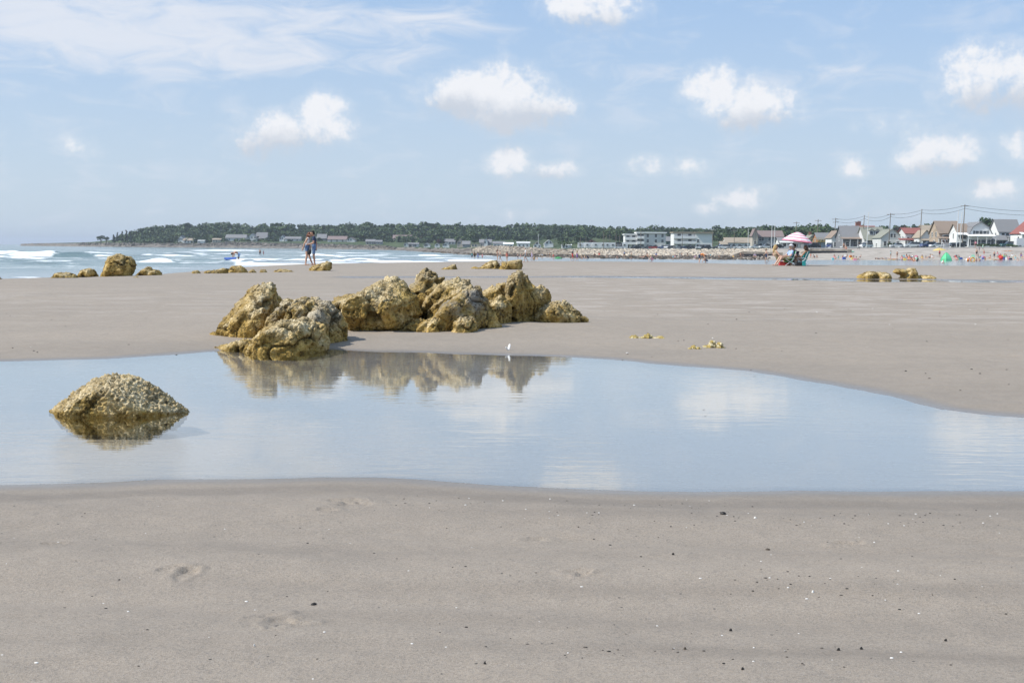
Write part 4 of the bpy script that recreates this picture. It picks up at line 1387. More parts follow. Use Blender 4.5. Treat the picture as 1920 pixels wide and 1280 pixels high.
house('small white cottage seen below the striped umbrella', 1458, 1500, 455, 446, 505, 'x', WHT, RGREY, 7, [(-.5, .5, 1.2, 1.4), (.0, .5, .9, 1.6), (.5, .5, 1.4, 1.3)], [(.5, .4, .9, 1.1)], (-1, .2, 2.3, 1.8, PALE), group=gS)
house('long grey house with mauve roof left of the striped umbrella', 1416, 1466, 444, 433, 535, 'x', GREY, RMAUVE, 9, [(-.75, .78, 1.0, 1.5), (-.55, .78, 1.0, 1.5), (-.05, .78, 1.0, 1.5), (.35, .78, 1, 1.5), (-.7, .2, 1.2, 1.7), (-.2, .2, 1.2, 1.7), (.4, .2, 1.2, 1.7)], [(.5, .5, 1.2, 1.6)], group=gS)
house('pale stone gable end of the long grey house', 1408, 1418, 441, 429, 533, 'y', BEIGE, RMAUVE, 5, [(0, .3, .9, 1.4)], [], group=gS)
house('low white house with tan roof between motel and grey house', 1358, 1405, 455, 446, 560, 'x', WHT, RTAN, 8, [(-.7, .5, 1, 1.2), (-.35, .5, .9, 1.4), (.1, .5, 1.2, 1.2), (.6, .5, 1, 1.2)], [(.5, .4, 1, 1.2)], group=gS)
house('pale blue shed at the end of the low white house', 1349, 1361, 458, 453, 556, 'x', wpaint('blue_shed', (.22, .27, .40)), RTAN, 5, [(0, .5, 1.0, 1.0)], [], group=gS)
house('dark green garage between the two motels', 1247, 1262, 452, 444, 640, 'x', wpaint('green_shed', (.07, .12, .10)), RGREY, 8, [(0, .5, 1.2, 1.4)], [], group=gS)

house('white house glimpsed between the red roof and tan roof', 1708, 1738, 440, 429, 470, 'y', WHT, RTAN, 8, [(-.3, .6, 1, 1.3), (.3, .6, 1, 1.3)], [], group=gS)
house('pale house with hipped tan roof behind the dark steep house', 1534, 1562, 446, 435, 540, 'x', PALE, RTAN, 8, [(-.4, .6, 1, 1.3), (.4, .6, 1, 1.3)], [], group=gS)
house('white house behind the long grey house and striped umbrella', 1466, 1502, 450, 441, 560, 'x', WHT, RTAN, 8, [(-.4, .6, 1, 1.3), (.4, .6, 1, 1.3)], [], group=gS)
house('white cottage behind the masts left of the grey house', 1395, 1414, 456, 448, 600, 'y', WHT, RGREY, 8, [(0, .4, 1, 1.3)], [], group=gS)
# yellow deck and garage doors as parts of the deck house
dk = [o for o in bpy.data.objects if o.get('label', '').startswith('house with yellow upper deck')][0]
mb = MB()
mb.box((-3.4, -1.1, 2.55), (11.5, 2.15, .22))
dko = mb.build('deck', YEL, dk)
for i in range(12):
    mb = MB()
    mb.box((-9.0 + i * 1.02, -2.1, 3.15), (.14, .12, 1.0))
    mb.build('baluster', YEL, dko)
mb = MB(); mb.box((-3.4, -2.1, 3.72), (11.5, .16, .14)); mb.build('rail', YEL, dko)
for i in range(2):
    mb = MB()
    mb.box((-3.2 + i * 3.0, -.08, 1.1), (2.6, .12, 2.2))
    mb.build('garage_door', BLUED, dk)

# ---- motels
def motel(label, pl, pr, rtop, d, blocks, storeys):
    pc = (pl + pr) / 2
    x, y, z = shore_base(pc, d)
    t = empty('motel', (x, y, z))
    H = zrow(pc, rtop, d) - z
    k = d / F_PX
    for (a, b_, top, yf, dep, kind) in blocks:      # a,b pixel columns; top row
        X0, X1 = (a - pc) * k, (b_ - pc) * k
        h = zrow(pc, top, d) - z
        mb = MB()
        mb.box(((X0 + X1) / 2, yf + dep / 2, (h - .8) / 2), (X1 - X0, dep, h + .8))
        mb.build('wall', WHT if kind != 'side' else PALE, t)  # 'side' face of the white motel is greyer: its shade painted into the wall
        rf = MB()
        rf.box(((X0 + X1) / 2, yf + dep / 2 - .3, h + .32), (X1 - X0 + .9, dep + 1.4, .55))
        rf.build('roof', RTAN if kind == 'tanroof' or kind == 'tanside' else TRIM, t)
        sh = h / storeys
        if kind in ('balcony', 'tanroof'):
            for s in range(storeys):
                n = max(2, int((X1 - X0) / 3.4))
                for i in range(n):
                    window(t, X0 + (i + .5) * (X1 - X0) / n, yf, s * sh + sh * .52, 1.5, 1.7)
                if s:
                    bl = MB()
                    bl.box(((X0 + X1) / 2, yf - .75, s * sh), (X1 - X0, 1.48, .18))
                    bo = bl.build('balcony', TRIM, t)
                    pr_ = MB()
                    pr_.box(((X0 + X1) / 2, yf - 1.46, s * sh + .60), (X1 - X0 + .06, .08, 1.0))
                    pr_.build('parapet', TRIM, bo)
        else:
            for s in range(storeys):
                for fx in ((.18, .55, .85) if kind == 'side' else (.15,)):
                    if kind == 'tanside' and s != 1: continue
                    window(t, X0 + fx * (X1 - X0), yf, s * sh + sh * .55, 1.1, 1.4)
    return tag(t, label, 'motel', 'motels by the sea wall'), H

m1, H1 = motel('white three-storey motel with stepped front left of the other motel', 1170, 1246, 437, 620,
               [(1192, 1205, 437.5, -1.0, 10, 'balcony'), (1205, 1246, 437.5, 0, 12, 'side'), (1170, 1192, 441, 1.0, 9, 'balcony')], 3)
m2, H2 = motel('white motel with tan flat roof and long balconies', 1260, 1334, 434, 600,
               [(1261, 1301, 437.5, 0, 12, 'tanroof'), (1301, 1332, 437.5, -1.2, 13, 'tanside')], 3)
mb = MB()
mb.box((4.8, -1.26, 1.1), (6.4, .1, 2.0))
mb.build('garage_opening', DARK, m2)

# ---- far houses on and below the headland
gF = 'far houses below the wooded headland'
w3 = [(-.6, .5, 1.1, 1.2), (0, .5, 1.1, 1.2), (.6, .5, 1.1, 1.2)]
w6 = [(-.6, .72, 1.1, 1.2), (0, .72, 1.1, 1.2), (.6, .72, 1.1, 1.2), (-.6, .25, 1.1, 1.2), (0, .25, 1.1, 1.2), (.6, .25, 1.1, 1.2)]
for lab, pl, pr, re, rg, d, rd, wm, rm, dep, ws in [
    ('white gabled house far left at the foot of the wooded headland', 334, 346, 449.5, 442, 1045, 'y', WHT, RGREY, 9, w3),
    ('low white wing right of the far left gabled house', 344, 363, 451.5, 447, 1040, 'x', WHT, RTAN, 8, w3),
    ('tiny white boathouse at the shore right of the far left houses', 371, 383, 454, 452.5, 1030, 'x', WHT, TRIM, 6, w3[:1]),
    ('long pale house with grey roof on the grassy headland bank', 423, 461, 446, 440, 1040, 'x', PALE, RGREY, 10, w3),
    ('big grey gabled house on the headland, right of the long pale one', 463, 482, 447, 438, 1030, 'y', PALE, RGREY, 10, w3),
    ('grey wing with steep roof joined to the big gabled house', 480, 500, 447, 436, 1034, 'x', GREY, RGREY, 9, w6),
    ('white gabled cottage on headland left of the couple', 524, 535, 448, 441, 1020, 'y', WHT, RGREY, 8, w3[:2]),
    ('long grey-roofed house on headland just left of the couple', 534, 563, 450, 444, 1018, 'x', PALE, RGREY, 9, w3),
    ('dark house among trees just right of the couple', 594, 611, 447, 439, 1010, 'x', DGREY, RGREY, 9, w3),
    ('long pale house right of the couple above the shore', 614, 649, 450, 443, 985, 'x', PALE, RMAUVE, 10, w6),
    ('small pale gabled house joined to the long pale one', 650, 665, 452, 445, 980, 'y', PALE, RMAUVE, 9, w3[:2]),
    ('two-storey grey house alone among shrubs on the shore', 685, 702, 455, 449, 940, 'x', GREY, RGREY, 9, w6),
    ('smaller grey house close right of the two-storey one', 704, 715, 456, 450.5, 938, 'x', GREY, RGREY, 8, w3[:2]),
    ('long brown-roofed house up among trees', 736, 771, 450, 441, 1010, 'x', BEIGE, RMAUVE, 10, w3),
    ('grey-roofed house behind trees right of brown-roofed house', 775, 790, 449, 445, 1010, 'x', GREY, RTAN, 9, w3),
    ('white cottage first in the row of small shore cottages', 757, 765, 459, 455, 905, 'y', WHT, RGREY, 7, w3[:1]),
    ('grey cottage second in the row of small shore cottages', 764, 774, 459, 455.5, 908, 'x', GREY, RGREY, 7, w3[:2]),
    ('pale cottage third in the row of small shore cottages', 773, 784, 459, 455.5, 905, 'x', PALE, RGREY, 7, w3[:2]),
    ('white cottage with hipped roof fourth in the shore row', 794, 805, 460, 455.5, 900, 'y', WHT, RGREY, 8, w3[:2]),
    ('bright white little house fifth in the shore row', 814, 823, 459, 456, 895, 'y', WHT, RGREY, 7, [(0, .6, 1.4, 1.0)]),
    ('white gabled house sixth in the shore row', 829, 841, 459.5, 454, 890, 'y', WHT, RGREY, 8, w3[:2]),
    ('long grey-roofed house behind the sixth shore house', 833, 852, 454, 448.5, 950, 'x', PALE, RGREY, 9, w3),
    ('tan-sided tall house with green yard above the dark rocks', 856, 867, 457, 447, 890, 'y', BEIGE, RTAN, 9, w3[:2]),
    ('dark shed-like house beside the tall tan house', 866, 880, 458, 452, 885, 'x', GREY, RGREY, 9, w3[:1]),
    ('low cream gabled cottage behind the end of the stone slope', 882, 900, 463, 458.5, 870, 'y', CREAM, RTAN, 8, w3[:2]),
    ('grey house with white turret above the stone slope', 898, 920, 455, 449, 880, 'x', GREY, RGREY, 9, w3),
    ('white turret room of the grey house above the stone slope', 907, 913, 452, 447, 878, 'y', WHT, RGREY, 4, w3[:1]),
    ('long low white house with grey roof behind the stone slope', 923, 945, 457, 453, 860, 'x', WHT, RGREY, 9, w3),
    ('second long white house right of the low grey-roofed one', 943, 961, 458, 455, 855, 'x', WHT, TRIM, 9, w3),
    ('white flat-roofed house with dark ground floor', 968, 992, 456, 453.5, 855, 'x', WHT, PALE, 9, w3),
    ('white gabled house with half-round window and low wings', 999, 1013, 460, 453.5, 840, 'y', WHT, RTAN, 9, [(0, .75, 1.6, 1.2), (-.5, .3, 1.2, 1.2), (.5, .3, 1.2, 1.2)]),
    ('white barn-shaped house right of the half-round window house', 1019, 1036, 457, 450, 845, 'y', WHT, PALE, 11, [(-.4, .65, 1.3, 1.3), (.4, .65, 1.3, 1.3)]),
    ('low pale cottage tucked under trees right of the barn-shaped house', 1052, 1070, 465, 461.5, 800, 'x', PALE, TRIM, 7, w3[:2]),
    ('pale house hidden in trees behind the rooftops at far left', 398, 414, 451, 447, 1038, 'x', BEIGE, RTAN, 8, w3[:2])]:
    house(lab, pl, pr, re, rg, d, rd, wm, rm, dep, ws, group=gF)

# ---- vehicles
GL, TY, RM = M_GLASS, paint('tyre_rubber', (.02, .02, .021), .8), paint('wheel_rim', (.5, .5, .52), .35, .1, 5, .8)
LIT = paint('headlight_glass', (.75, .76, .78), .15)
CAR = {}
def car_proto(kind):
    if kind in CAR: return CAR[kind]
    L = {'car': 4.5, 'suv': 4.7, 'van': 5.8}[kind]
    Hh = {'car': 1.45, 'suv': 1.75, 'van': 2.6}[kind]
    W = 1.85 if kind != 'van' else 2.1
    h = L / 2
    if kind == 'car': body = [(-h, .35), (-h, .8), (-h * .95, .92), (-h * .3, .98), (h * .72, .95), (h * .97, .85), (h, .35)]; cab = [(-h * .42, .94), (-h * .12, Hh), (h * .42, Hh), (h * .80, .92)]
    elif kind == 'suv': body = [(-h, .4), (-h, .95), (-h * .95, 1.08), (-h * .4, 1.12), (h * .98, 1.1), (h, .4)]; cab = [(-h * .48, 1.08), (-h * .18, Hh), (h * .88, Hh), (h * .97, 1.08)]
    else: body = [(-h, .4), (-h, 1.1), (-h * .72, 1.3), (-h * .50, Hh), (h * .98, Hh), (h, .4)]; cab = [(-h * .705, 1.30), (-h * .56, 2.15), (-h * .22, 2.15), (-h * .22, 1.30)]
    m = {}
    b = MB(); b.prism(body, -W / 2, W / 2)
    if kind != 'van':
        b.prism([(cab[1][0] - .02, cab[1][1]), (cab[2][0] + .02, cab[2][1]), (cab[2][0] - .1, cab[2][1] + .05), (cab[1][0] + .1, cab[1][1] + .05)], -W / 2 + .17, W / 2 - .17)
    m['body'] = b.mesh('body', [TY])
    g = MB()
    if kind == 'van': g.prism(cab, -W / 2 - .012, W / 2 + .012)
    else: g.prism(cab, -W / 2 + .12, W / 2 - .12)
    m['window'] = g.mesh('window', [GL])
    w = MB(); w.tube([(0, -.11, 0), (0, .11, 0)], .33, 14)
    m['wheel'] = w.mesh('wheel', [TY])
    r = MB(); r.tube([(0, -.125, 0), (0, .125, 0)], .19, 10)
    m['rim'] = r.mesh('rim', [RM])
    l = MB(); l.box((0, 0, 0), (.08, .34, .16))
    m['headlight'] = l.mesh('headlight', [LIT])
    CAR[kind] = (m, L, W)
    return CAR[kind]

def vehicle(label, kind, px, d, col, rz=0.0, name=None):
    m, L, W = car_proto(kind)
    x, y, z = shore_base(px, d)
    t = empty(name or {'car': 'parked_car', 'suv': 'parked_car', 'van': 'delivery_van'}[kind], (x, y, z + .05), rz)
    bo = link(bpy.data.objects.new('body', m['body']), t)
    bo.material_slots[0].link = 'OBJECT'
    bo.material_slots[0].material = paint('car_paint_%s' % (col,), col, .25, .03, 1, .0, .6)
    link(bpy.data.objects.new('window', m['window']), t)
    for sx in (-.62, .62):
        for sy in (-1, 1):
            w = link(bpy.data.objects.new('wheel', m['wheel']), t)
            w.location = (sx * L / 2, sy * (W / 2 - .08), .33)
            link(bpy.data.objects.new('rim', m['rim']), w)
    for sy in (-1, 1):
        h = link(bpy.data.objects.new('headlight', m['headlight']), t)
        h.location = (-L / 2 - .01, sy * W * .34, .72)
    tag(t, label, 'van' if kind == 'van' else 'car', 'vehicles parked along the coast road')

CW, CB, CD, CR, CG, CT = (.78, .78, .79), (.05, .08, .22), (.03, .032, .037), (.42, .04, .035), (.30, .31, .32), (.03, .10, .11)
for lab, kd, px, d, col, rz in [
    ('tall white delivery van at the right edge of the picture', 'van', 1918, 366, CW, math.pi), ('dark teal car left of the white van', 'suv', 1888, 368, CT, 0),
    ('dark car half hidden by the white pole near the gambrel house', 'car', 1793, 372, CD, 0), ('grey car behind the lifeguard chair', 'car', 1781, 374, CG, 0),
    ('white car parked left of the lifeguard chair', 'car', 1754, 376, CW, .1), ('dark blue car parked left of the white car', 'suv', 1737, 379, CB, .2), ('grey-blue car behind the dark blue one', 'car', 1727, 386, (.2, .24, .32), .1),
    ('white pickup-sized car before the red-roofed white house', 'suv', 1707, 382, CW, 0), ('second white car half behind the white pickup-sized one', 'car', 1717, 388, CW, 0),
    ('low white car at left end by the grey cottage porch', 'car', 1679, 390, CW, 0), ('white car parked before the green-roofed wing', 'suv', 1620, 400, CW, .5), ('dark blue car beside the garage doors', 'suv', 1552, 420, CB, 1.2),
    ('dark car with bright headlights right of the umbrella', 'suv', 1520, 425, CD, .4), ('black car left of the umbrella', 'car', 1454, 440, CD, .2), ('white car left of the black one near the grey house', 'car', 1415, 452, CW, .1),
    ('white car by the tall white mast near grey house', 'car', 1433, 446, CW, .1),
    ('black car first from the left before the left motel', 'car', 1190, 540, CD, .1), ('grey car second before the left motel', 'car', 1199, 541, CG, .1), ('dark car left of the red one before the motel', 'car', 1216, 541, CD, 0),
    ('red car before the left motel', 'car', 1224, 540, CR, 0), ('blue car between the motels', 'car', 1241, 539, CB, .1), ('white boxy vehicle between the motels', 'suv', 1249, 538, CW, 1.2), ('black car close right of the white boxy vehicle', 'car', 1257, 537, CD, .3),
    ('grey car first before the right motel', 'car', 1270, 536, CG, 0), ('dark blue car second before the right motel', 'car', 1283, 535, (.03, .04, .09), 0), ('black car third before the right motel', 'car', 1295, 535, CD, 0),
    ('white car fourth before the right motel', 'car', 1311, 534, CW, 0), ('dark car fifth before the right motel', 'car', 1322, 534, CD, 0), ('dark car right of the right motel', 'car', 1344, 530, CD, .1),
    ('first white car before the low tan-roofed house', 'suv', 1355, 528, CW, 0), ('grey car before the low tan-roofed house', 'car', 1371, 526, CG, 0), ('second white car before the low tan-roofed house', 'car', 1383, 525, CW, 0), ('third white car before the low tan-roofed house', 'car', 1395, 524, CW, 0),
    ('white car among the campers above the stone slope', 'car', 1160, 560, CW, 0)]:
    vehicle(lab, kd, px, d, col, rz)

def camper(label, px, d, L):
    x, y, z = shore_base(px, d)
    t = empty('camper_trailer', (x, y, z))
    mb = MB(); mb.prism([(-L / 2, .5), (L / 2, .5), (L / 2, 2.7), (L / 2 - .4, 3.0), (-L / 2 + .5, 3.0), (-L / 2, 2.4)], 0, 2.4)
    mb.build('body', paint('camper_white', (.74, .74, .73), .4, .05), t)
    n = int(L / 2.2)
    for i in range(n):
        window(t, -L / 2 + (i + .5) * L / n, 0, 1.9, 1.0, .7)
    for s in (-.15, .15):
        w = link(bpy.data.objects.new('wheel', car_proto('car')[0]['wheel']), t)
        w.location = (s * L, .2, .33)
    tag(t, label, 'camper', 'campers parked above the stone slope')
for i, (px, d, L) in enumerate([(1096, 590, 7), (1110, 585, 7.5), (1122, 580, 6.5), (1137, 585, 7.5), (1150, 590, 7), (1163, 590, 6)]):
    camper(['first camper trailer from left, above start of pale stone slope', 'second camper trailer from left above the pale stone slope', 'third camper trailer from left above the pale stone slope',
            'fourth camper trailer from left above the pale stone slope', 'fifth camper trailer from left above the pale stone slope', 'camper trailer nearest the left motel'][i], px, d, L)

# ---- poles and wires
POLEM = paint('weathered_pole', (.20, .165, .13), .9, .2); MASTM = paint('white_mast', (.72, .72, .71), .5); WIRE = paint('wire', (.03, .03, .032), .6)
def pole(label, px, top, d, arms=1, lean=0.0, mat=None, name='utility_pole', cat='pole', r=.15, group='utility poles along the coast road'):
    x, y, z = shore_base(px - lean * (465 - top), d)
    h = zrow(px, top, d) - z
    t = empty(name, (x, y, z))
    dx = lean * h
    mb = MB(); mb.tube([(0, 0, -.5), (dx * .5, 0, h * .5), (dx, 0, h)], [r, r * .9, r * .72], 8)
    mb.build('shaft', mat or POLEM, t)
    for k in range(arms):
        zz = h - .5 - k * 1.1
        mb = MB(); mb.box((dx * zz / h, -.12, zz), (2.6 - .5 * k, .12, .14))
        a = mb.build('crossarm', POLEM, t)
        for s in (-1.1, -.4, .4, 1.1):
            q = MB(); q.tube([(dx * zz / h + s * (1 - .18 * k), -.12, zz + .06), (dx * zz / h + s * (1 - .18 * k), -.12, zz + .28)], .05, 6)
            q.build('insulator', TRIM, a)
    tag(t, label, cat, group)
    return Vector((x + dx, y - .12, z + h - .3))
PO = [(1490, 416, 520, 1, 'first crossarm pole from left, above the striped umbrella'), (1530, 411.6, 490, 1, 'crossarm pole by the dark grey gabled house'), (1562.6, 409, 475, 2, 'crossarm pole with two arms beside narrow white house'),
      (1616, 404, 450, 0, 'bare wooden pole before the red-roofed house with chimney'), (1665, 400, 420, 1, 'crossarm pole above the grey gabled cottage'), (1723, 392.6, 402, 0, 'wooden pole before the small white gabled house'), (1803, 384, 382, 1, 'tallest crossarm pole beside the gambrel house')]
tips = [pole(l, px, tp, d, ar, .035) for px, tp, d, ar, l in PO]
tips.append(Vector(PD(2010, 395, 365)))
pole('crossarm pole just beyond the right edge of the street', 2010, 393, 365, 1, .02)
for i in range(2, len(tips) - 1):
    mb = MB()
    A_, B_ = tips[i], tips[i + 1]
    for off in (0, -.9):
        pts = []
        for k in range(13):
            s = k / 12
            p = A_.lerp(B_, s)
            p.z += off - 4 * s * (1 - s) * ((B_ - A_).length * .028 + (.3 if off else 0))
            pts.append(p)
        mb.tube(pts, .045, 5)
    o = mb.build('power_line', WIRE)
    tag(o, ['power line sagging right from the two-armed pole', 'power line from bare pole to the grey cottage pole', 'power line over the white house with red roof', 'power line above the cream house', 'power line running off the right edge of the picture'][i - 2], 'wire', 'power lines along the street')
gm = 'plain masts along the sea wall'
for px, tp, d, l in [(1624, 398, 372, 'tall white mast before the white car'), (1798, 398, 368, 'white flagpole before the gambrel house'), (1791.5, 395.5, 366, 'thin pale mast left of the white flagpole'),
                     (1444, 424, 420, 'left of two pale masts before the long grey house'), (1449.5, 420, 422, 'right of two pale masts before the long grey house'), (1400, 429, 440, 'pale mast before the low tan-roofed house'), (1008, 439, 700, 'flagpole above the half-round window house')]:
    pole(l, px, tp, d, 0, .03 if px > 1600 else .0, MASTM, 'mast', 'mast', .12, gm)
gs = 'small wooden poles behind the stone slope'
for px, tp, d, l in [(1086.5, 442.7, 560, 'leftmost bare pole above the campers'), (1097, 443, 640, 'thin pole right of the leftmost one above the campers'), (1130, 435, 560, 'tallest bare pole above the campers'), (1134.5, 441, 600, 'bare pole close right of the tallest one above the campers'),
                     (1141.5, 440, 610, 'middle bare pole above the campers'), (1153, 437.5, 590, 'bare pole left of the last one above the campers'), (1160, 440, 610, 'last bare pole left of the left motel'), (1199.6, 431, 570, 'bare pole before the left motel'),
                     (1277, 428, 560, 'bare pole before the right motel balconies'), (1333.5, 430, 570, 'bare pole at the right corner of the right motel'), (1374, 431, 560, 'bare pole before the low tan-roofed house roof'), (1413, 427, 525, 'bare pole at the stone gable of the grey house')]:
    pole(l, px, tp, d, 1 if px > 1270 else 0, .0, POLEM, 'wooden_pole', 'pole', .14, gs)

# ---- trees
LEAF_A = mat_leaf('broadleaf_green', (.024, .050, .018), (.080, .122, .040))
LEAF_B = mat_leaf('dark_leaf', (.018, .040, .016), (.05, .085, .03))
LEAF_C = mat_leaf('copper_leaf', (.05, .018, .018), (.11, .045, .04))
LEAF_D = mat_leaf('conifer_needles', (.012, .030, .018), (.035, .065, .035))
BARK = paint('tree_bark', (.10, .08, .06), .9, .3)

def crown_quads(rr, c, rad, n, size):
    """leaf clumps through a lobed crown; returns verts, faces, tint"""
    nl = max(4, int(n / 34))
    ld = rr.normal(size=(nl, 3)); ld /= np.linalg.norm(ld, axis=1)[:, None]
    ld[:, 2] = np.abs(ld[:, 2]) * .8 + .05
    lc = ld * rr.uniform(.35, .72, (nl, 1))
    lr = rr.uniform(.28, .46, nl)
    k = rr.integers(0, nl, n)
    dv = rr.normal(size=(n, 3)); dv /= np.linalg.norm(dv, axis=1)[:, None]
    p = (lc[k] + dv * (lr[k] * rr.uniform(.65, 1.05, n))[:, None]) * np.array(rad) + np.array(c)
    nrm = dv + rr.normal(size=(n, 3)) * .55
    nrm /= np.linalg.norm(nrm, axis=1)[:, None]
    a = np.cross(nrm, rr.normal(size=(n, 3))); a /= np.linalg.norm(a, axis=1)[:, None]
    b = np.cross(nrm, a)
    s = size * rr.uniform(.6, 1.3, (n, 1))
    V = np.stack([p - a * s, p - b * s * .6, p + a * s, p + b * s * .6], 1).reshape(-1, 3)
    F = np.arange(4 * n).reshape(-1, 4)
    tint = np.repeat(np.clip(rr.uniform(0, 1, nl)[k] * .6 + rr.uniform(0, .4, n), 0, 1), 4)
    return V, F, tint

def leaf_mesh(name, Vs, Fs, Ts, mat):
    o = 0
    FF = []
    for V, F in zip(Vs, Fs):
        FF.append(F + o)
        o += len(V)
    me = mesh_np(name, np.concatenate(Vs), np.concatenate(FF), [mat])
    attr(me, 'tint', np.concatenate(Ts))
    return me

TOPS = [(205, 446), (240, 437), (255, 431), (280, 424), (300, 423), (340, 421), (385, 419), (400, 418), (425, 416.5), (460, 420.5), (520, 420), (560, 422), (600, 420.5), (640, 422), (690, 416.5), (720, 420), (800, 418), (850, 419), (900, 421), (935, 427), (955, 421),
        (1010, 420), (1060, 422), (1100, 423), (1150, 427.5), (1200, 431), (1240, 427), (1290, 430), (1340, 428), (1400, 426.5), (1440, 425), (1480, 424), (1530, 429), (1556, 433), (1580, 424), (1620, 425), (1680, 424), (1740, 421), (1770, 428), (1860, 426), (2000, 424), (2400, 424)]
tx = np.array([t[0] for t in TOPS]); ty = np.array([t[1] for t in TOPS])
def treeline(px): return 1180 - 90 * sstep(np.array(px, float), 250, 1000) - 130 * sstep(np.array(px, float), 1100, 1500) - 180 * sstep(np.array(px, float), 1500, 1800)
rr = np.random.default_rng(21)
Vs, Fs, Ts = [], [], []
px = 246.0
def add_wood(px, rank, nr):
    top = np.interp(px, tx, ty)
    dback = float(treeline(px))
    fr = rank / (nr - 1)
    d = dback - (1 - fr) * (125 if px < 1100 else 150) + rr.uniform(-10, 10)
    base_row = 453 if px < 700 else (455 if px < 900 else 461)
    row = base_row + (top - base_row) * (.22 + .78 * fr) + rr.uniform(-5.0, -.5)
    zt = zrow(px, row, d)
    r = rr.uniform(4.2, 7.5)
    x = (px - 960) / F_PX * d
    V, F, T = crown_quads(rr, (x, d, zt - r * 1.05), (r * 1.25, r, r * 1.0), 130, 1.15)
    Vs.append(V); Fs.append(F); Ts.append(np.clip(T * .75 + rr.uniform(-.1, .35), 0, 1))
for rank in range(6):
    px = 236.0
    while px < 2100:
        add_wood(px + rr.uniform(-4, 4), rank, 6)
        px += rr.uniform(5, 9) if px < 1750 else 20
for k in range(420):       # trees and scrub standing on the slope in front of the wood
    px = rr.uniform(640, 1560)
    a = (px - 960) / F_PX
    d0_, d1_ = np.interp(a, LA, LD[:, 4]) + 45, np.interp(a, LA, LD[:, 5])
    d = rr.uniform(d0_, max(d1_, d0_ + 30))
    if (730 < px < 795 or 830 < px < 856) and d < 1025: continue
    x = a * d
    r = rr.uniform(3.0, 5.5)
    V, F, T = crown_quads(rr, (x, d, land_at(x, d) + r * .9), (r * 1.3, r, r), 110, 1.0)
    Vs.append(V); Fs.append(F); Ts.append(np.clip(T * .75 + rr.uniform(-.1, .35), 0, 1))
me = leaf_mesh('woodland', Vs, Fs, Ts, LEAF_A)
o = link(bpy.data.objects.new('woodland', me))
tag(o, 'dense dark green wood covering the whole headland and hill', 'woods', kind='stuff')

def tree(label, px, top, d, wpx, mat=LEAF_A, base=None, n=500, conifer=False, group=None):
    x, y, z = shore_base(px, d)
    if base is not None: z = zrow(px, base, d)
    h = zrow(px, top, d) - z
    w = wpx * d / F_PX
    t = empty('tree', (x, y, z))
    r2 = np.random.default_rng(int(px * 7 + top))
    mb = MB()
    mb.tube([(0, 0, -.6), (.05 * h * .1, 0, h * .3), (0, 0, h * .8)], [w * .05 + .12, w * .035 + .08, .04], 7)
    if not conifer:
        for k in range(5):
            a = k * 1.3
            mb.tube([(0, 0, h * (.22 + .06 * k)), (math.cos(a) * w * .3, math.sin(a) * w * .3, h * (.5 + .06 * k))], [w * .02 + .06, .03], 5)
    mb.build('trunk', BARK, t)
    if conifer:
        V, F, T = [], [], []
        lv = 9
        for k in range(lv):
            s = k / (lv - 1)
            rad = w / 2 * (1.05 - s) ** .8 * r2.uniform(.75, 1.1)
            v, f, tt = crown_quads(r2, (r2.uniform(-.1, .1) * w, 0, h * (.14 + .80 * s)), (rad, rad, h / lv * .8), max(20, n // lv), .12 * w + .15)
            V.append(v); F.append(f); T.append(tt)
        me = leaf_mesh('crown', V, F, T, mat)
    else:
        V, F, T = crown_quads(r2, (0, 0, h * .52), (w / 2 * 1.05, w / 2 * 1.0, h * .48), n, w * .05 + .1)
        me = leaf_mesh('crown', [V], [F], [T], mat)
    link(bpy.data.objects.new('crown', me), t)
    tag(t, label, 'tree', group)

tree('big round dark tree behind the gambrel house', 1845, 402, 425, 46, LEAF_B, n=1400)
tree('dark reddish tree behind the red-roofed house', 1686, 419, 500, 26, LEAF_C, n=700)
tree('broad green tree between the grey cottage and cream house roofs', 1734, 417, 520, 28, LEAF_B, n=700)
tree('dark tree right of the reddish one behind the red roof', 1706, 422, 510, 24, LEAF_B, n=600)
tree('dark purple-leaved tree behind the campers', 1109, 449, 660, 22, LEAF_C, n=500)
tree('round tree peeking over roof of the long grey house', 1450, 426, 640, 24, LEAF_B, n=400)
tree('dark tree behind the steep dark roof', 1588, 422, 560, 28, LEAF_B, n=500)
gh = 'trees at the tip of the headland'
tree('outermost squat tree clump at the tip of the headland', 190, 440, 1085, 17, LEAF_B, n=500, group=gh)
tree('second tree clump from the tip of the headland', 200, 442, 1080, 12, LEAF_B, n=350, group=gh)
tree('slim conifer standing alone near the tip of the headland', 221, 436, 1075, 7, LEAF_D, n=300, conifer=True, group=gh)
tree('short conifer left of the slim conifer', 214, 441, 1075, 9, LEAF_D, n=300, conifer=True, group=gh)
tree('first pointed conifer of the close pair right of the slim one', 230, 434, 1070, 9, LEAF_D, n=300, conifer=True, group=gh)
tree('taller conifer of the close pair right of the slim one', 238, 432, 1070, 10, LEAF_D, n=300, conifer=True, group=gh)
tree('last conifer where the dense headland wood begins', 245, 434, 1070, 9, LEAF_D, n=300, conifer=True, group=gh)
tree('red-leaved tree among the shore cottages', 822, 447, 940, 11, LEAF_C, n=300)
tree('conical dark tree before the brown-roofed house', 748, 444, 985, 9, LEAF_D, n=300, conifer=True)
tree('rounded tree right of the brown-roofed house', 771, 444, 960, 12, LEAF_B, n=300)

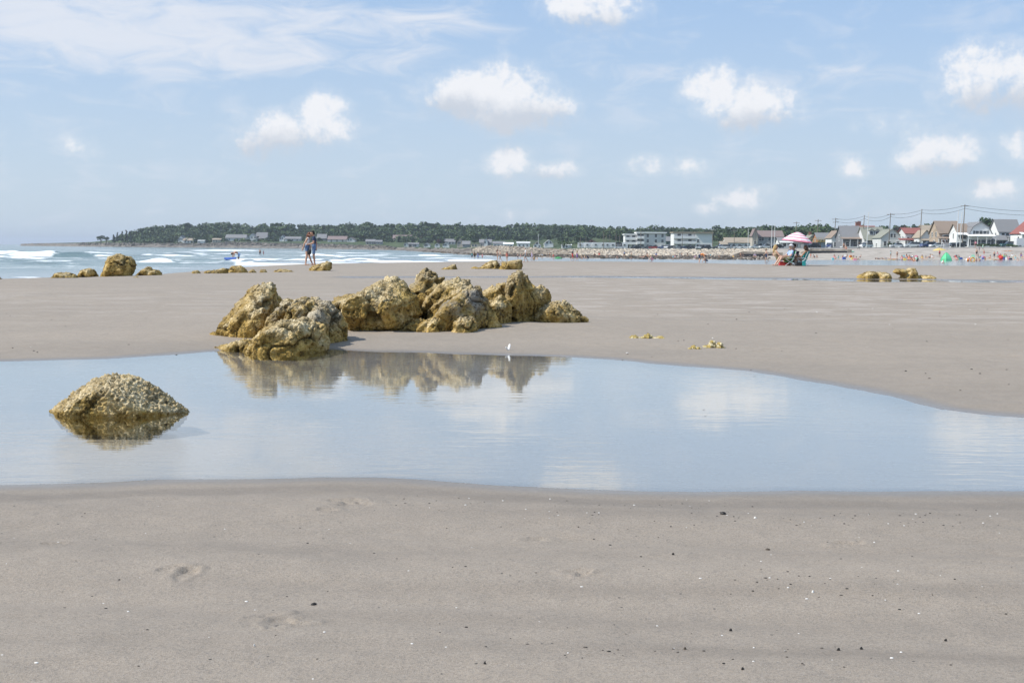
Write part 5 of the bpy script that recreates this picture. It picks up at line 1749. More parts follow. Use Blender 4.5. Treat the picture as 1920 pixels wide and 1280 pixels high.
def bush(label, px, d, w, h, seed, mat=LEAF_B):
    x, y, z = shore_base(px, d)
    r2 = np.random.default_rng(seed)
    V, F, T = crown_quads(r2, (0, 0, h * .45), (w / 2, w / 2, h * .6), 260, .22)
    me = leaf_mesh('bush', [V], [F], [T], mat)
    o = link(bpy.data.objects.new('bush', me))
    o.location = (x, y, z)
    tag(o, label, 'bush', 'garden bushes by the street')
bush('green bush at the corner of the grey gabled cottage', 1670, 408, 3.4, 1.9, 1)
bush('low green hedge before the gambrel house door', 1842, 372, 5, 1.3, 2, LEAF_A)
bush('green hedge before the white enclosed porch', 1862, 372, 4.5, 1.2, 3, LEAF_A)
bush('low hedge before the dark teal car', 1892, 362, 5, .9, 4, LEAF_A)
bush('dark scrub at the left end of the pale stone slope', 1066, 420, 12, 3.5, 5)
bush('dark scrub behind the low pale cottage', 1050, 640, 16, 5.0, 6)
# ================================================================== PEOPLE AND BEACH THINGS
SK = [paint('skin_%d' % i, c, .55, .05, 8) for i, c in enumerate([(.58, .36, .26), (.48, .28, .19), (.62, .42, .33), (.38, .21, .13)])]
COLS = {'white': (.78, .78, .78), 'black': (.02, .02, .022), 'navy': (.03, .045, .10), 'blue': (.06, .13, .42), 'lightblue': (.34, .46, .70), 'denim': (.12, .20, .36), 'palegrey': (.55, .55, .58), 'grey': (.22, .23, .25),
        'red': (.55, .05, .045), 'coral': (.72, .20, .14), 'pink': (.74, .28, .36), 'orange': (.72, .24, .06), 'yellow': (.70, .52, .10), 'green': (.07, .30, .11), 'teal': (.03, .30, .30), 'cyan': (.15, .50, .58), 'purple': (.22, .13, .34),
        'lilac': (.50, .44, .64), 'olive': (.16, .17, .07), 'brown': (.14, .08, .045), 'tan': (.45, .34, .22), 'mint': (.30, .62, .46), 'plaid': (.06, .05, .14)}
HAIRC = {'dark': (.02, .015, .012), 'brown': (.09, .045, .022), 'auburn': (.13, .045, .022), 'blond': (.42, .29, .12), 'grey': (.35, .34, .33), 'tan': (.30, .2, .1)}
def cloth(c): return paint('cloth_' + c, COLS[c], .85, .12, 12)
def hairm(c): return paint('hair_' + c, HAIRC[c], .6, .3, 30)

def J(pelvis, chest, neck, head, sh, el, wr, hip, kn, an, toe, bodyrot=0):
    return dict(pelvis=pelvis, chest=chest, neck=neck, head=head, sh=sh, el=el, wr=wr, hip=hip, kn=kn, an=an, toe=toe)
def sym(x, y, z): return ((-x, y, z), (x, y, z))
# local frame: faces -y, feet at z = 0
POSES = {
    'stand': J((0, 0, .93), (0, .0, 1.27), (0, .01, 1.47), (0, -.02, 1.60), sym(.175, 0, 1.40), sym(.225, .03, 1.13), sym(.235, -.05, .89), sym(.085, 0, .90), sym(.095, -.02, .49), sym(.095, .03, .08), sym(.105, -.13, .035)),
    'walk': J((0, 0, .92), (0, -.02, 1.26), (0, -.03, 1.46), (0, -.07, 1.59), sym(.175, -.02, 1.39), ((-.23, -.12, 1.14), (.23, .14, 1.14)), ((-.22, -.30, .96), (.23, .10, .90)), sym(.085, 0, .89), ((-.09, .02, .48), (.09, -.16, .51)), ((-.09, .30, .13), (.09, -.18, .08)), ((-.09, .20, .04), (.10, -.34, .05))),
    'bend': J((0, .10, .86), (0, -.28, 1.02), (0, -.48, .98), (0, -.62, .93), ((-.17, -.42, .97), (.17, -.42, .97)), ((-.22, -.50, .70), (.22, -.50, .70)), ((-.18, -.52, .44), (.18, -.52, .44)), sym(.09, .08, .85), sym(.11, .0, .46), sym(.12, .08, .08), sym(.13, -.08, .035)),
    'crouch': J((0, .14, .34), (0, -.10, .62), (0, -.20, .80), (0, -.30, .90), sym(.17, -.14, .74), sym(.22, -.32, .50), sym(.16, -.46, .24), sym(.09, .12, .33), sym(.17, -.26, .46), sym(.13, .02, .08), sym(.15, -.15, .035)),
    'sit': J((0, 0, .12), (0, .07, .45), (0, .06, .64), (0, .02, .77), sym(.175, .07, .57), sym(.26, .18, .33), sym(.26, .28, .06), sym(.09, -.02, .12), sym(.13, -.38, .36), sym(.12, -.62, .08), sym(.13, -.76, .05)),
    'chair': J((0, .0, .30), (0, .17, .62), (0, .21, .83), (0, .17, .97), sym(.175, .17, .75), sym(.27, .02, .53), sym(.24, -.22, .50), sym(.09, -.02, .30), sym(.12, -.42, .44), sym(.12, -.66, .08), sym(.13, -.80, .05)),
    'lie': J((0, 0, .11), (0, .36, .13), (0, .55, .15), (0, .68, .17), sym(.175, .48, .13), sym(.30, .30, .08), sym(.27, .06, .07), sym(.09, -.02, .11), sym(.12, -.42, .18), sym(.13, -.82, .08), sym(.17, -.93, .14)),
    # the woman of the couple: one arm drawn back, the other hanging, one foot forward
    'lean': J((0, .02, .93), (0, -.03, 1.26), (0, -.05, 1.45), (0, -.10, 1.575), sym(.165, -.03, 1.38), ((-.20, .11, 1.13), (.20, -.05, 1.11)), ((-.17, .20, .90), (.19, -.09, .85)), sym(.085, .02, .90), ((-.10, .02, .49), (.07, -.06, .50)), ((-.10, .08, .08), (.05, -.24, .08)), ((-.11, -.08, .035), (.05, -.40, .04))),
    'embrace': J((0, .0, .94), (0, .0, 1.29), (0, -.01, 1.49), (0, -.07, 1.62), sym(.19, 0, 1.42), ((-.25, .10, 1.15), (.24, -.02, 1.14)), ((-.22, .10, .90), (.16, -.24, 1.08)), sym(.09, 0, .91), sym(.09, -.02, .49), sym(.09, .03, .08), sym(.10, -.13, .035)),
}
def capsules(p, female=False, fingers=False):
    c = []
    V = lambda q: np.array(q, float)
    pel, ch, nk, hd = map(V, (p['pelvis'], p['chest'], p['neck'], p['head']))
    up = (ch - pel) / np.linalg.norm(ch - pel)
    X = np.array([.06, 0, 0])
    wst = pel * .55 + ch * .45
    for s in (-1, 1):
        c.append(('pelvis', pel + s * X * 1.1, .105 if female else .10, wst + s * X * .6, .095))
        c.append(('belly', wst + s * X * .6, .095, ch + s * X, .115))
        c.append(('chest', ch + s * X, .115 if not female else .108, ch * .35 + nk * .65 + s * X * 1.4, .075))
    c.append(('neck', ch * .2 + nk * .8, .06, nk * .4 + hd * .6, .052))
    hu = (hd - nk) / np.linalg.norm(hd - nk)
    fw = np.array([0, -1, 0]) - hu * np.dot(hu, (0, -1, 0)); fw /= np.linalg.norm(fw)
    c.append(('head', hd + hu * .035 - fw * .012, .095, hd + hu * .03 + fw * .018, .09))
    c.append(('head', hd - hu * .045 + fw * .03, .065, hd - hu * .075 + fw * .045, .045))
    c.append(('head', hd - hu * .00 + fw * .10, .014, hd - hu * .028 + fw * .118, .017))        # nose
    for s in (-1, 1): c.append(('head', hd + np.array([s * .092, 0, 0]) - hu * .02, .018, hd + np.array([s * .096, 0, 0]) + hu * .02, .02))   # ears
    for i in (0, 1):
        sh, el, wr = V(p['sh'][i]), V(p['el'][i]), V(p['wr'][i])
        f = .86 if female else 1.0
        c.append(('uarm', sh, .062 * f, el, .045 * f))
        c.append(('farm', el, .045 * f, wr, .031 * f))
        dv = (wr - el) / np.linalg.norm(wr - el)
        side = np.cross(dv, (0, 1, 0)); side /= np.linalg.norm(side) + 1e-9
        fb = np.cross(side, dv)
        palm = wr + dv * .075
        c.append(('hand', wr, .030, palm, .034))
        for k, (o, ln) in enumerate(((-.028, .068), (-.010, .080), (.010, .076), (.027, .060))):
            a = palm + fb * o
            m = a + dv * ln * .55
            c.append(('hand', a, .0105, m, .010))
            c.append(('hand', m, .010, m + dv * ln * .42 + side * .018 * (1 if i else -1), .009))
        th = wr + dv * .03
        c.append(('hand', th + fb * -.02, .012, th + fb * -.052 + dv * .035, .011))
        hip, kn, an, to = V(p['hip'][i]), V(p['kn'][i]), V(p['an'][i]), V(p['toe'][i])
        c.append(('thigh', hip, .092, kn, .058))
        c.append(('shin', kn, .057, kn * .65 + an * .35 + np.array([0, .012, 0]), .056))
        c.append(('shin', kn * .65 + an * .35 + np.array([0, .012, 0]), .056, an, .036))
        c.append(('foot', an + np.array([0, .02, -.03]), .042, to, .032))
    return c

def seg_dist(P, a, ra, b, rb):
    ab = b - a
    t = np.clip(((P - a) @ ab) / (ab @ ab + 1e-12), 0, 1)
    return np.linalg.norm(P - a - t[:, None] * ab, axis=1) - (ra + (rb - ra) * t), t

BODY = {}
def body_mesh(pose, female, fine):
    key = (pose, female, fine)
    if key in BODY: return BODY[key]
    caps = capsules(POSES[pose], female)
    bm = bmesh.new()
    for tg, a, ra, b, rb in caps:
        mb = MB()
        pts = [a + (b - a) * k / 4 for k in range(5)]
        mb.tube(pts, [ra + (rb - ra) * k / 4 for k in range(5)], 12)
        mb.ball(a, ra, 12, 8)
        mb.ball(b, rb, 12, 8)
        vs = [bm.verts.new(v) for v in mb.v]
        for f in mb.f:
            bm.faces.new([vs[i] for i in f])
    bmesh.ops.recalc_face_normals(bm, faces=bm.faces)
    me = remeshed(bm, .012 if fine else .028, 3 if fine else 1)
    n = len(me.vertices)
    co = np.empty(n * 3, dtype=np.float32); me.vertices.foreach_get('co', co); co = co.reshape(-1, 3).astype(float)
    fc = np.empty(len(me.polygons) * 3, dtype=np.float32); me.polygons.foreach_get('center', fc); fc = fc.reshape(-1, 3).astype(float)
    best = np.full(len(fc), 9.0); tg = np.zeros(len(fc), int); tt = np.zeros(len(fc))
    names = []
    for k, (nm, a, ra, b, rb) in enumerate(caps):
        names.append(nm)
        dd, t = seg_dist(fc, a, ra, b, rb)
        q = dd < best
        best[q] = dd[q]; tg[q] = k; tt[q] = t[q]
    BODY[key] = (me, np.array(names)[tg], tt)
    return BODY[key]

OUT = {'tee': {'chest': (1, 1), 'belly': (1, 1), 'uarm': (1, .6), 'pelvis': (2, 1), 'thigh': (2, .78)}, 'tank': {'chest': (1, 1), 'belly': (1, 1), 'pelvis': (2, 1), 'thigh': (2, .40)},
       'trunks': {'pelvis': (2, 1), 'thigh': (2, .72)}, 'bikini': {'chest': (1, .45), 'pelvis': (2, 1)}, 'suit': {'chest': (1, .8), 'belly': (1, 1), 'pelvis': (1, 1)},
       'dress': {'chest': (1, 1), 'belly': (1, 1), 'pelvis': (1, 1), 'thigh': (1, .7)}, 'long': {'chest': (1, 1), 'belly': (1, 1), 'uarm': (1, 1), 'farm': (1, 1), 'pelvis': (2, 1), 'thigh': (2, 1), 'shin': (2, 1)}}
DRESSED = {}
def dressed(pose, female, fine, outfit):
    key = (pose, female, fine, outfit)
    if key in DRESSED: return DRESSED[key]
    me, names, tt = body_mesh(pose, female, fine)
    m = me.copy()
    m.name = 'person'
    idx = np.zeros(len(names), np.int32)
    for nm, (slot, lim) in OUT[outfit].items():
        idx[(names == nm) & (tt <= lim)] = slot
    m.materials.clear()
    for k in range(3): m.materials.append(SK[0])
    m.polygons.foreach_set('material_index', idx)
    m.polygons.foreach_set('use_smooth', np.ones(len(names), bool))
    DRESSED[key] = m
    return m

HAIRS = {}
def hair_mesh(pose, long):
    key = (pose, long)
    if key in HAIRS: return HAIRS[key]
    p = POSES[pose]
    hd, nk = np.array(p['head'], float), np.array(p['neck'], float)
    hu = (hd - nk) / np.linalg.norm(hd - nk)
    fw = np.array([0, -1, 0]) - hu * np.dot(hu, (0, -1, 0)); fw /= np.linalg.norm(fw)
    M = Matrix((Vector((1, 0, 0)), Vector(-fw), Vector(hu))).transposed()
    mb = MB()
    mb.ball(hd + hu * .055 - fw * .028, (.104, .104, .092), 14, 9, 0, M)
    mb.ball(hd + hu * .0 - fw * .055, (.096, .065, .085), 12, 8, 0, M)
    if long:
        dn = np.array([0, 0, -1])
        mb.ball(hd - fw * .085 + dn * .09, (.115, .080, .15), 12, 8)
        mb.ball(hd - fw * .11 + dn * .20, (.105, .070, .14), 12, 8)
        for s in (-1, 1): mb.ball(hd + np.array([s * .075, 0, 0]) - fw * .03 + dn * .07, (.035, .05, .11), 8, 6)
    HAIRS[key] = mb.mesh('hair', [SK[0]], True)
    return HAIRS[key]

def hat_mesh():
    if 'hat' in HAIRS: return HAIRS['hat']
    mb = MB()
    mb.ball((0, 0, 0), (.115, .12, .10), 14, 8)
    mb.tube([(0, -.02, .0), (0, -.02, .015)], .19, 16)
    HAIRS['hat'] = mb.mesh('hat', [SK[0]], True)
    return HAIRS['hat']

HT = {k: max(v['head'][2] + .13, .3) for k, v in POSES.items()}
HT['lie'] = .30
def person(label, loc, rz, pose, outfit, top='white', bottom='navy', hair='brown', long=False, scale=1.0, skin=0, fine=False, hat=None, group=None, female=None):
    fm = long if female is None else female
    o = bpy.data.objects.new('person', dressed(pose, fm, fine, outfit))
    o.location = loc
    o.rotation_euler = (0, 0, rz)
    o.scale = (scale,) * 3
    link(o)
    for k, m in enumerate((SK[skin], cloth(top), cloth(bottom))):
        o.material_slots[k].link = 'OBJECT'
        o.material_slots[k].material = m
    h = link(bpy.data.objects.new('hair', hair_mesh(pose, long)), o)
    h.material_slots[0].link = 'OBJECT'
    h.material_slots[0].material = hairm(hair)
    if hat:
        a = link(bpy.data.objects.new('hat', hat_mesh()), o)
        a.location = Vector(POSES[pose]['head']) + Vector((0, .01, .085))
        a.material_slots[0].link = 'OBJECT'
        a.material_slots[0].material = cloth(hat)
    return tag(o, label, 'person', group)

RT, LT, AW, TO = math.pi / 2, -math.pi / 2, math.pi, 0.0     # facing right, left, away, towards the camera

# ---- the couple on the sand
cx, cy, cz = ground_hit(577, 497.2)
k = cy / F_PX
gC = 'couple standing by the water'
w_ = person('woman in white top and denim shorts leaning in to the man', (cx, cy, cz - .01), RT - .12, 'lean', 'tank', 'white', 'denim', 'auburn', True, 1.0, 0, True, group=gC)
person('man in dark navy shirt and blue shorts facing the woman', (cx + 12.2 * k, cy - .05, cz - .01), LT + .12, 'embrace', 'tee', 'navy', 'denim', 'dark', False, 1.02, 1, True, group=gC)
mb = MB()
mb.ball((0, 0, 0), (.10, .07, .13), 12, 8)
mb.tube([(-.06, 0, .10), (-.02, 0, .22), (.06, 0, .10)], .012, 6)
o = mb.build('handbag', cloth('black'), smooth=True, loc=(cx + .12, cy - .22, cz + .66))
tag(o, 'small black bag held in the woman hand', 'bag')

# ---- bather bending over a blue board
bx_, by_, bz_ = ground_hit(447, 491)
person('bather bending over a blue board in the shallows', (bx_, by_, SEA_Z - .10), LT + .5, 'bend', 'trunks', 'blue', 'lightblue', 'dark', False, by_ * 21.5 / F_PX / 1.13, 1, group='bathers in the surf')
mb = MB()
n = 18
vs = []
for zz in (-.04, .04):
    for i in range(n):
        a = 2 * math.pi * i / n
        vs.append((.62 * math.copysign(abs(math.cos(a)) ** .75, math.cos(a)), .30 * math.copysign(abs(math.sin(a)) ** .8, math.sin(a)), zz + .10 * math.cos(a) ** 2 * (math.cos(a) < 0)))
mb.add(vs, [tuple(range(n - 1, -1, -1)), tuple(range(n, 2 * n))] + [(i, (i + 1) % n, (i + 1) % n + n, i + n) for i in range(n)])
o = mb.build('bodyboard', cloth('blue'), loc=(bx_ - .75, by_ - .9, SEA_Z + .36))
o.rotation_euler = (.25, -.12, .1)
o.scale = (1.15, 1.2, 1.6)
tag(o, 'blue bodyboard floating at the bending bather hands', 'board')
for px, row, hp, c, lab, gx in [(487.5, 478, 11, 'navy', 'taller of two bathers standing far out in the surf', 0), (494, 478, 8, 'pink', 'smaller of two bathers standing far out in the surf', 1)]:
    d = (CAM_Z - SEA_Z) * F_PX / (row - horizon(px))
    s = hp * d / F_PX / 1.75 * 1.25
    person(lab, ((px - 960) / F_PX * d, d, SEA_Z - .35 * s), TO + gx, 'stand', 'suit' if gx else 'trunks', c, c, 'dark', bool(gx), min(s, 1.05), 1, group='bathers in the surf')

# ---- group under the striped umbrella
def chair(label, loc, rz, seatc, frame=None):
    t = empty('beach_chair', loc, rz)
    fm = frame or paint('chair_tube', (.75, .75, .76), .35, .05, 5, .3)
    for s in (-1, 1):
        for a, b in (((s * .29, -.30, .0), (s * .29, .30, .44)), ((s * .29, .34, .0), (s * .29, -.28, .40))):
            mb = MB(); mb.tube([a, b], .016, 8); mb.build('leg', fm, t)
        mb = MB(); mb.tube([(s * .29, .12, .22), (s * .29, .40, .86)], .014, 8); mb.build('back_frame', fm, t)
        mb = MB(); mb.box((s * .30, .0, .45), (.05, .46, .025)); mb.build('armrest', fm, t)
    mb = MB(); slab(mb, (-.27, -.26, .22), (.27, -.26, .22), (.27, .16, .17), (-.27, .16, .17), .018); mb.build('seat', cloth(seatc), t)
    mb = MB(); slab(mb, (-.27, .155, .18), (.27, .155, .18), (.27, .41, .86), (-.27, .41, .86), .018); mb.build('backrest', cloth(seatc), t)
    tag(t, label, 'chair', 'beach chairs under the striped umbrella')

gx_, gy_, gz_ = ground_hit(1470, 498)
u = gy_ / F_PX
def gp_(px): return gx_ + (px - 1470) * u
gU = 'group under the striped umbrella'
S1 = 1.05
chair('white-framed folding beach chair with green seat in the group', (gp_(1475), gy_ - .3, gz_), LT + .25, 'green')
person('man in light blue shirt sitting sideways in white-framed chair', (gp_(1475), gy_ - .3, gz_ - .02), LT + .25, 'chair', 'tee', 'lightblue', 'olive', 'grey', False, 1.15, 0, True, 'palegrey', group=gU)
chair('low dark chair in the middle of the umbrella group', (gp_(1488), gy_ + .6, gz_), LT + .8, 'black')
person('person in dark patterned shirt and cap in the middle of the umbrella group', (gp_(1488), gy_ + .6, gz_ - .02), LT + .8, 'chair', 'tee', 'plaid', 'navy', 'grey', False, 1.15, 0, True, 'black', group=gU)
chair('low teal beach chair at the right of the umbrella group', (gp_(1503), gy_ - .1, gz_), RT + math.pi - .4, 'teal')
person('tanned dark-haired woman in teal swimsuit at right of the umbrella group', (gp_(1503), gy_ - .1, gz_ - .02), RT + math.pi - .4, 'chair', 'suit', 'teal', 'teal', 'brown', True, 1.12, 3, True, group=gU)
person('man with ruddy face and dark cap behind the teal chair', (gp_(1495), gy_ + 1.0, gz_ - .02), TO + .3, 'chair', 'tee', 'navy', 'black', 'grey', False, 1.2, 0, True, 'black', group=gU)
person('blond person leaning behind the man in light blue shirt', (gp_(1467), gy_ + 1.1, gz_), RT, 'chair', 'tank', 'tan', 'olive', 'blond', True, 1.12, 0, True, group=gU)
def bag(name, label, cat, loc, size, col, rz=0.0):
    mb = MB()
    mb.box((0, 0, size[2] / 2), size, 0, rz, .8)
    mb.tube([(-size[0] * .25, 0, size[2] * .98), (0, 0, size[2] * 1.35), (size[0] * .25, 0, size[2] * .98)], .012, 6)
    bm_ = mb
    o = bm_.build(name, cloth(col), loc=loc)
    md = o.modifiers.new('b', 'BEVEL'); md.width = size[2] * .12; md.segments = 2
    tag(o, label, cat)
bag('beach_bag', 'red beach bag under the white-framed chair', 'bag', (gp_(1468), gy_ - .15, gz_), (.55, .3, .24), 'red', .2)
bag('cooler', 'small green cooler at the right foot of the group', 'cooler', (gp_(1502), gy_ - .75, gz_), (.20, .18, .28), 'teal', 0)
bag('beach_bag', 'dark beach bag beside the green cooler', 'bag', (gp_(1496), gy_ - .6, gz_), (.6, .35, .20), 'black', .1)

def umbrella(label, loc, pole_h, rad, drop, bands, c1, c2, tilt, gores=12, group=None):
    t = empty('beach_umbrella', loc)
    t.rotation_euler = (tilt[0], tilt[1], 0)
    mb = MB(); mb.tube([(0, 0, -.2), (0, 0, pole_h)], .02, 8)
    mb.build('pole', MASTM, t)
    n = gores * 2
    vs, fs, mi = [(0, 0, pole_h)], [], []
    for r in range(1, bands + 1):
        s = r / bands
        for i in range(n):
            a = 2 * math.pi * i / n
            sc = 1 - (.035 * s if i % 2 else 0)
            vs.append((rad * s * sc * math.cos(a), rad * s * sc * math.sin(a), pole_h - drop * s ** 1.5))
    for i in range(n): fs.append((0, 1 + i, 1 + (i + 1) % n)); mi.append(0)
    for r in range(1, bands):
        for i in range(n):
            a, b = 1 + (r - 1) * n + i, 1 + (r - 1) * n + (i + 1) % n
            fs.append((a, a + n, b + n, b)); mi.append(r % 2)
    me = bpy.data.meshes.new('canopy')
    me.from_pydata(vs, [], fs)
    me.materials.append(cloth(c1)); me.materials.append(cloth(c2))
    me.polygons.foreach_set('material_index', mi)
    co = link(bpy.data.objects.new('canopy', me), t)
    md = co.modifiers.new('s', 'SOLIDIFY'); md.thickness = .006
    for k in range(gores // 2):
        a = 2 * math.pi * k / (gores // 2)
        mb = MB(); mb.tube([(0, 0, pole_h - .06), (rad * .5 * math.cos(a), rad * .5 * math.sin(a), pole_h - .05 - drop * .36), (rad * .96 * math.cos(a), rad * .96 * math.sin(a), pole_h - .03 - drop * .95)], .008, 5)
        mb.build('rib', MASTM, t)
    tag(t, label, 'umbrella', group)
umbrella('pink and white striped beach umbrella tilted over the seated group', (gp_(1492), gy_ + .5, gz_), 63 * u, 29.5 * u, .58, 9, 'pink', 'white', (0, .11))

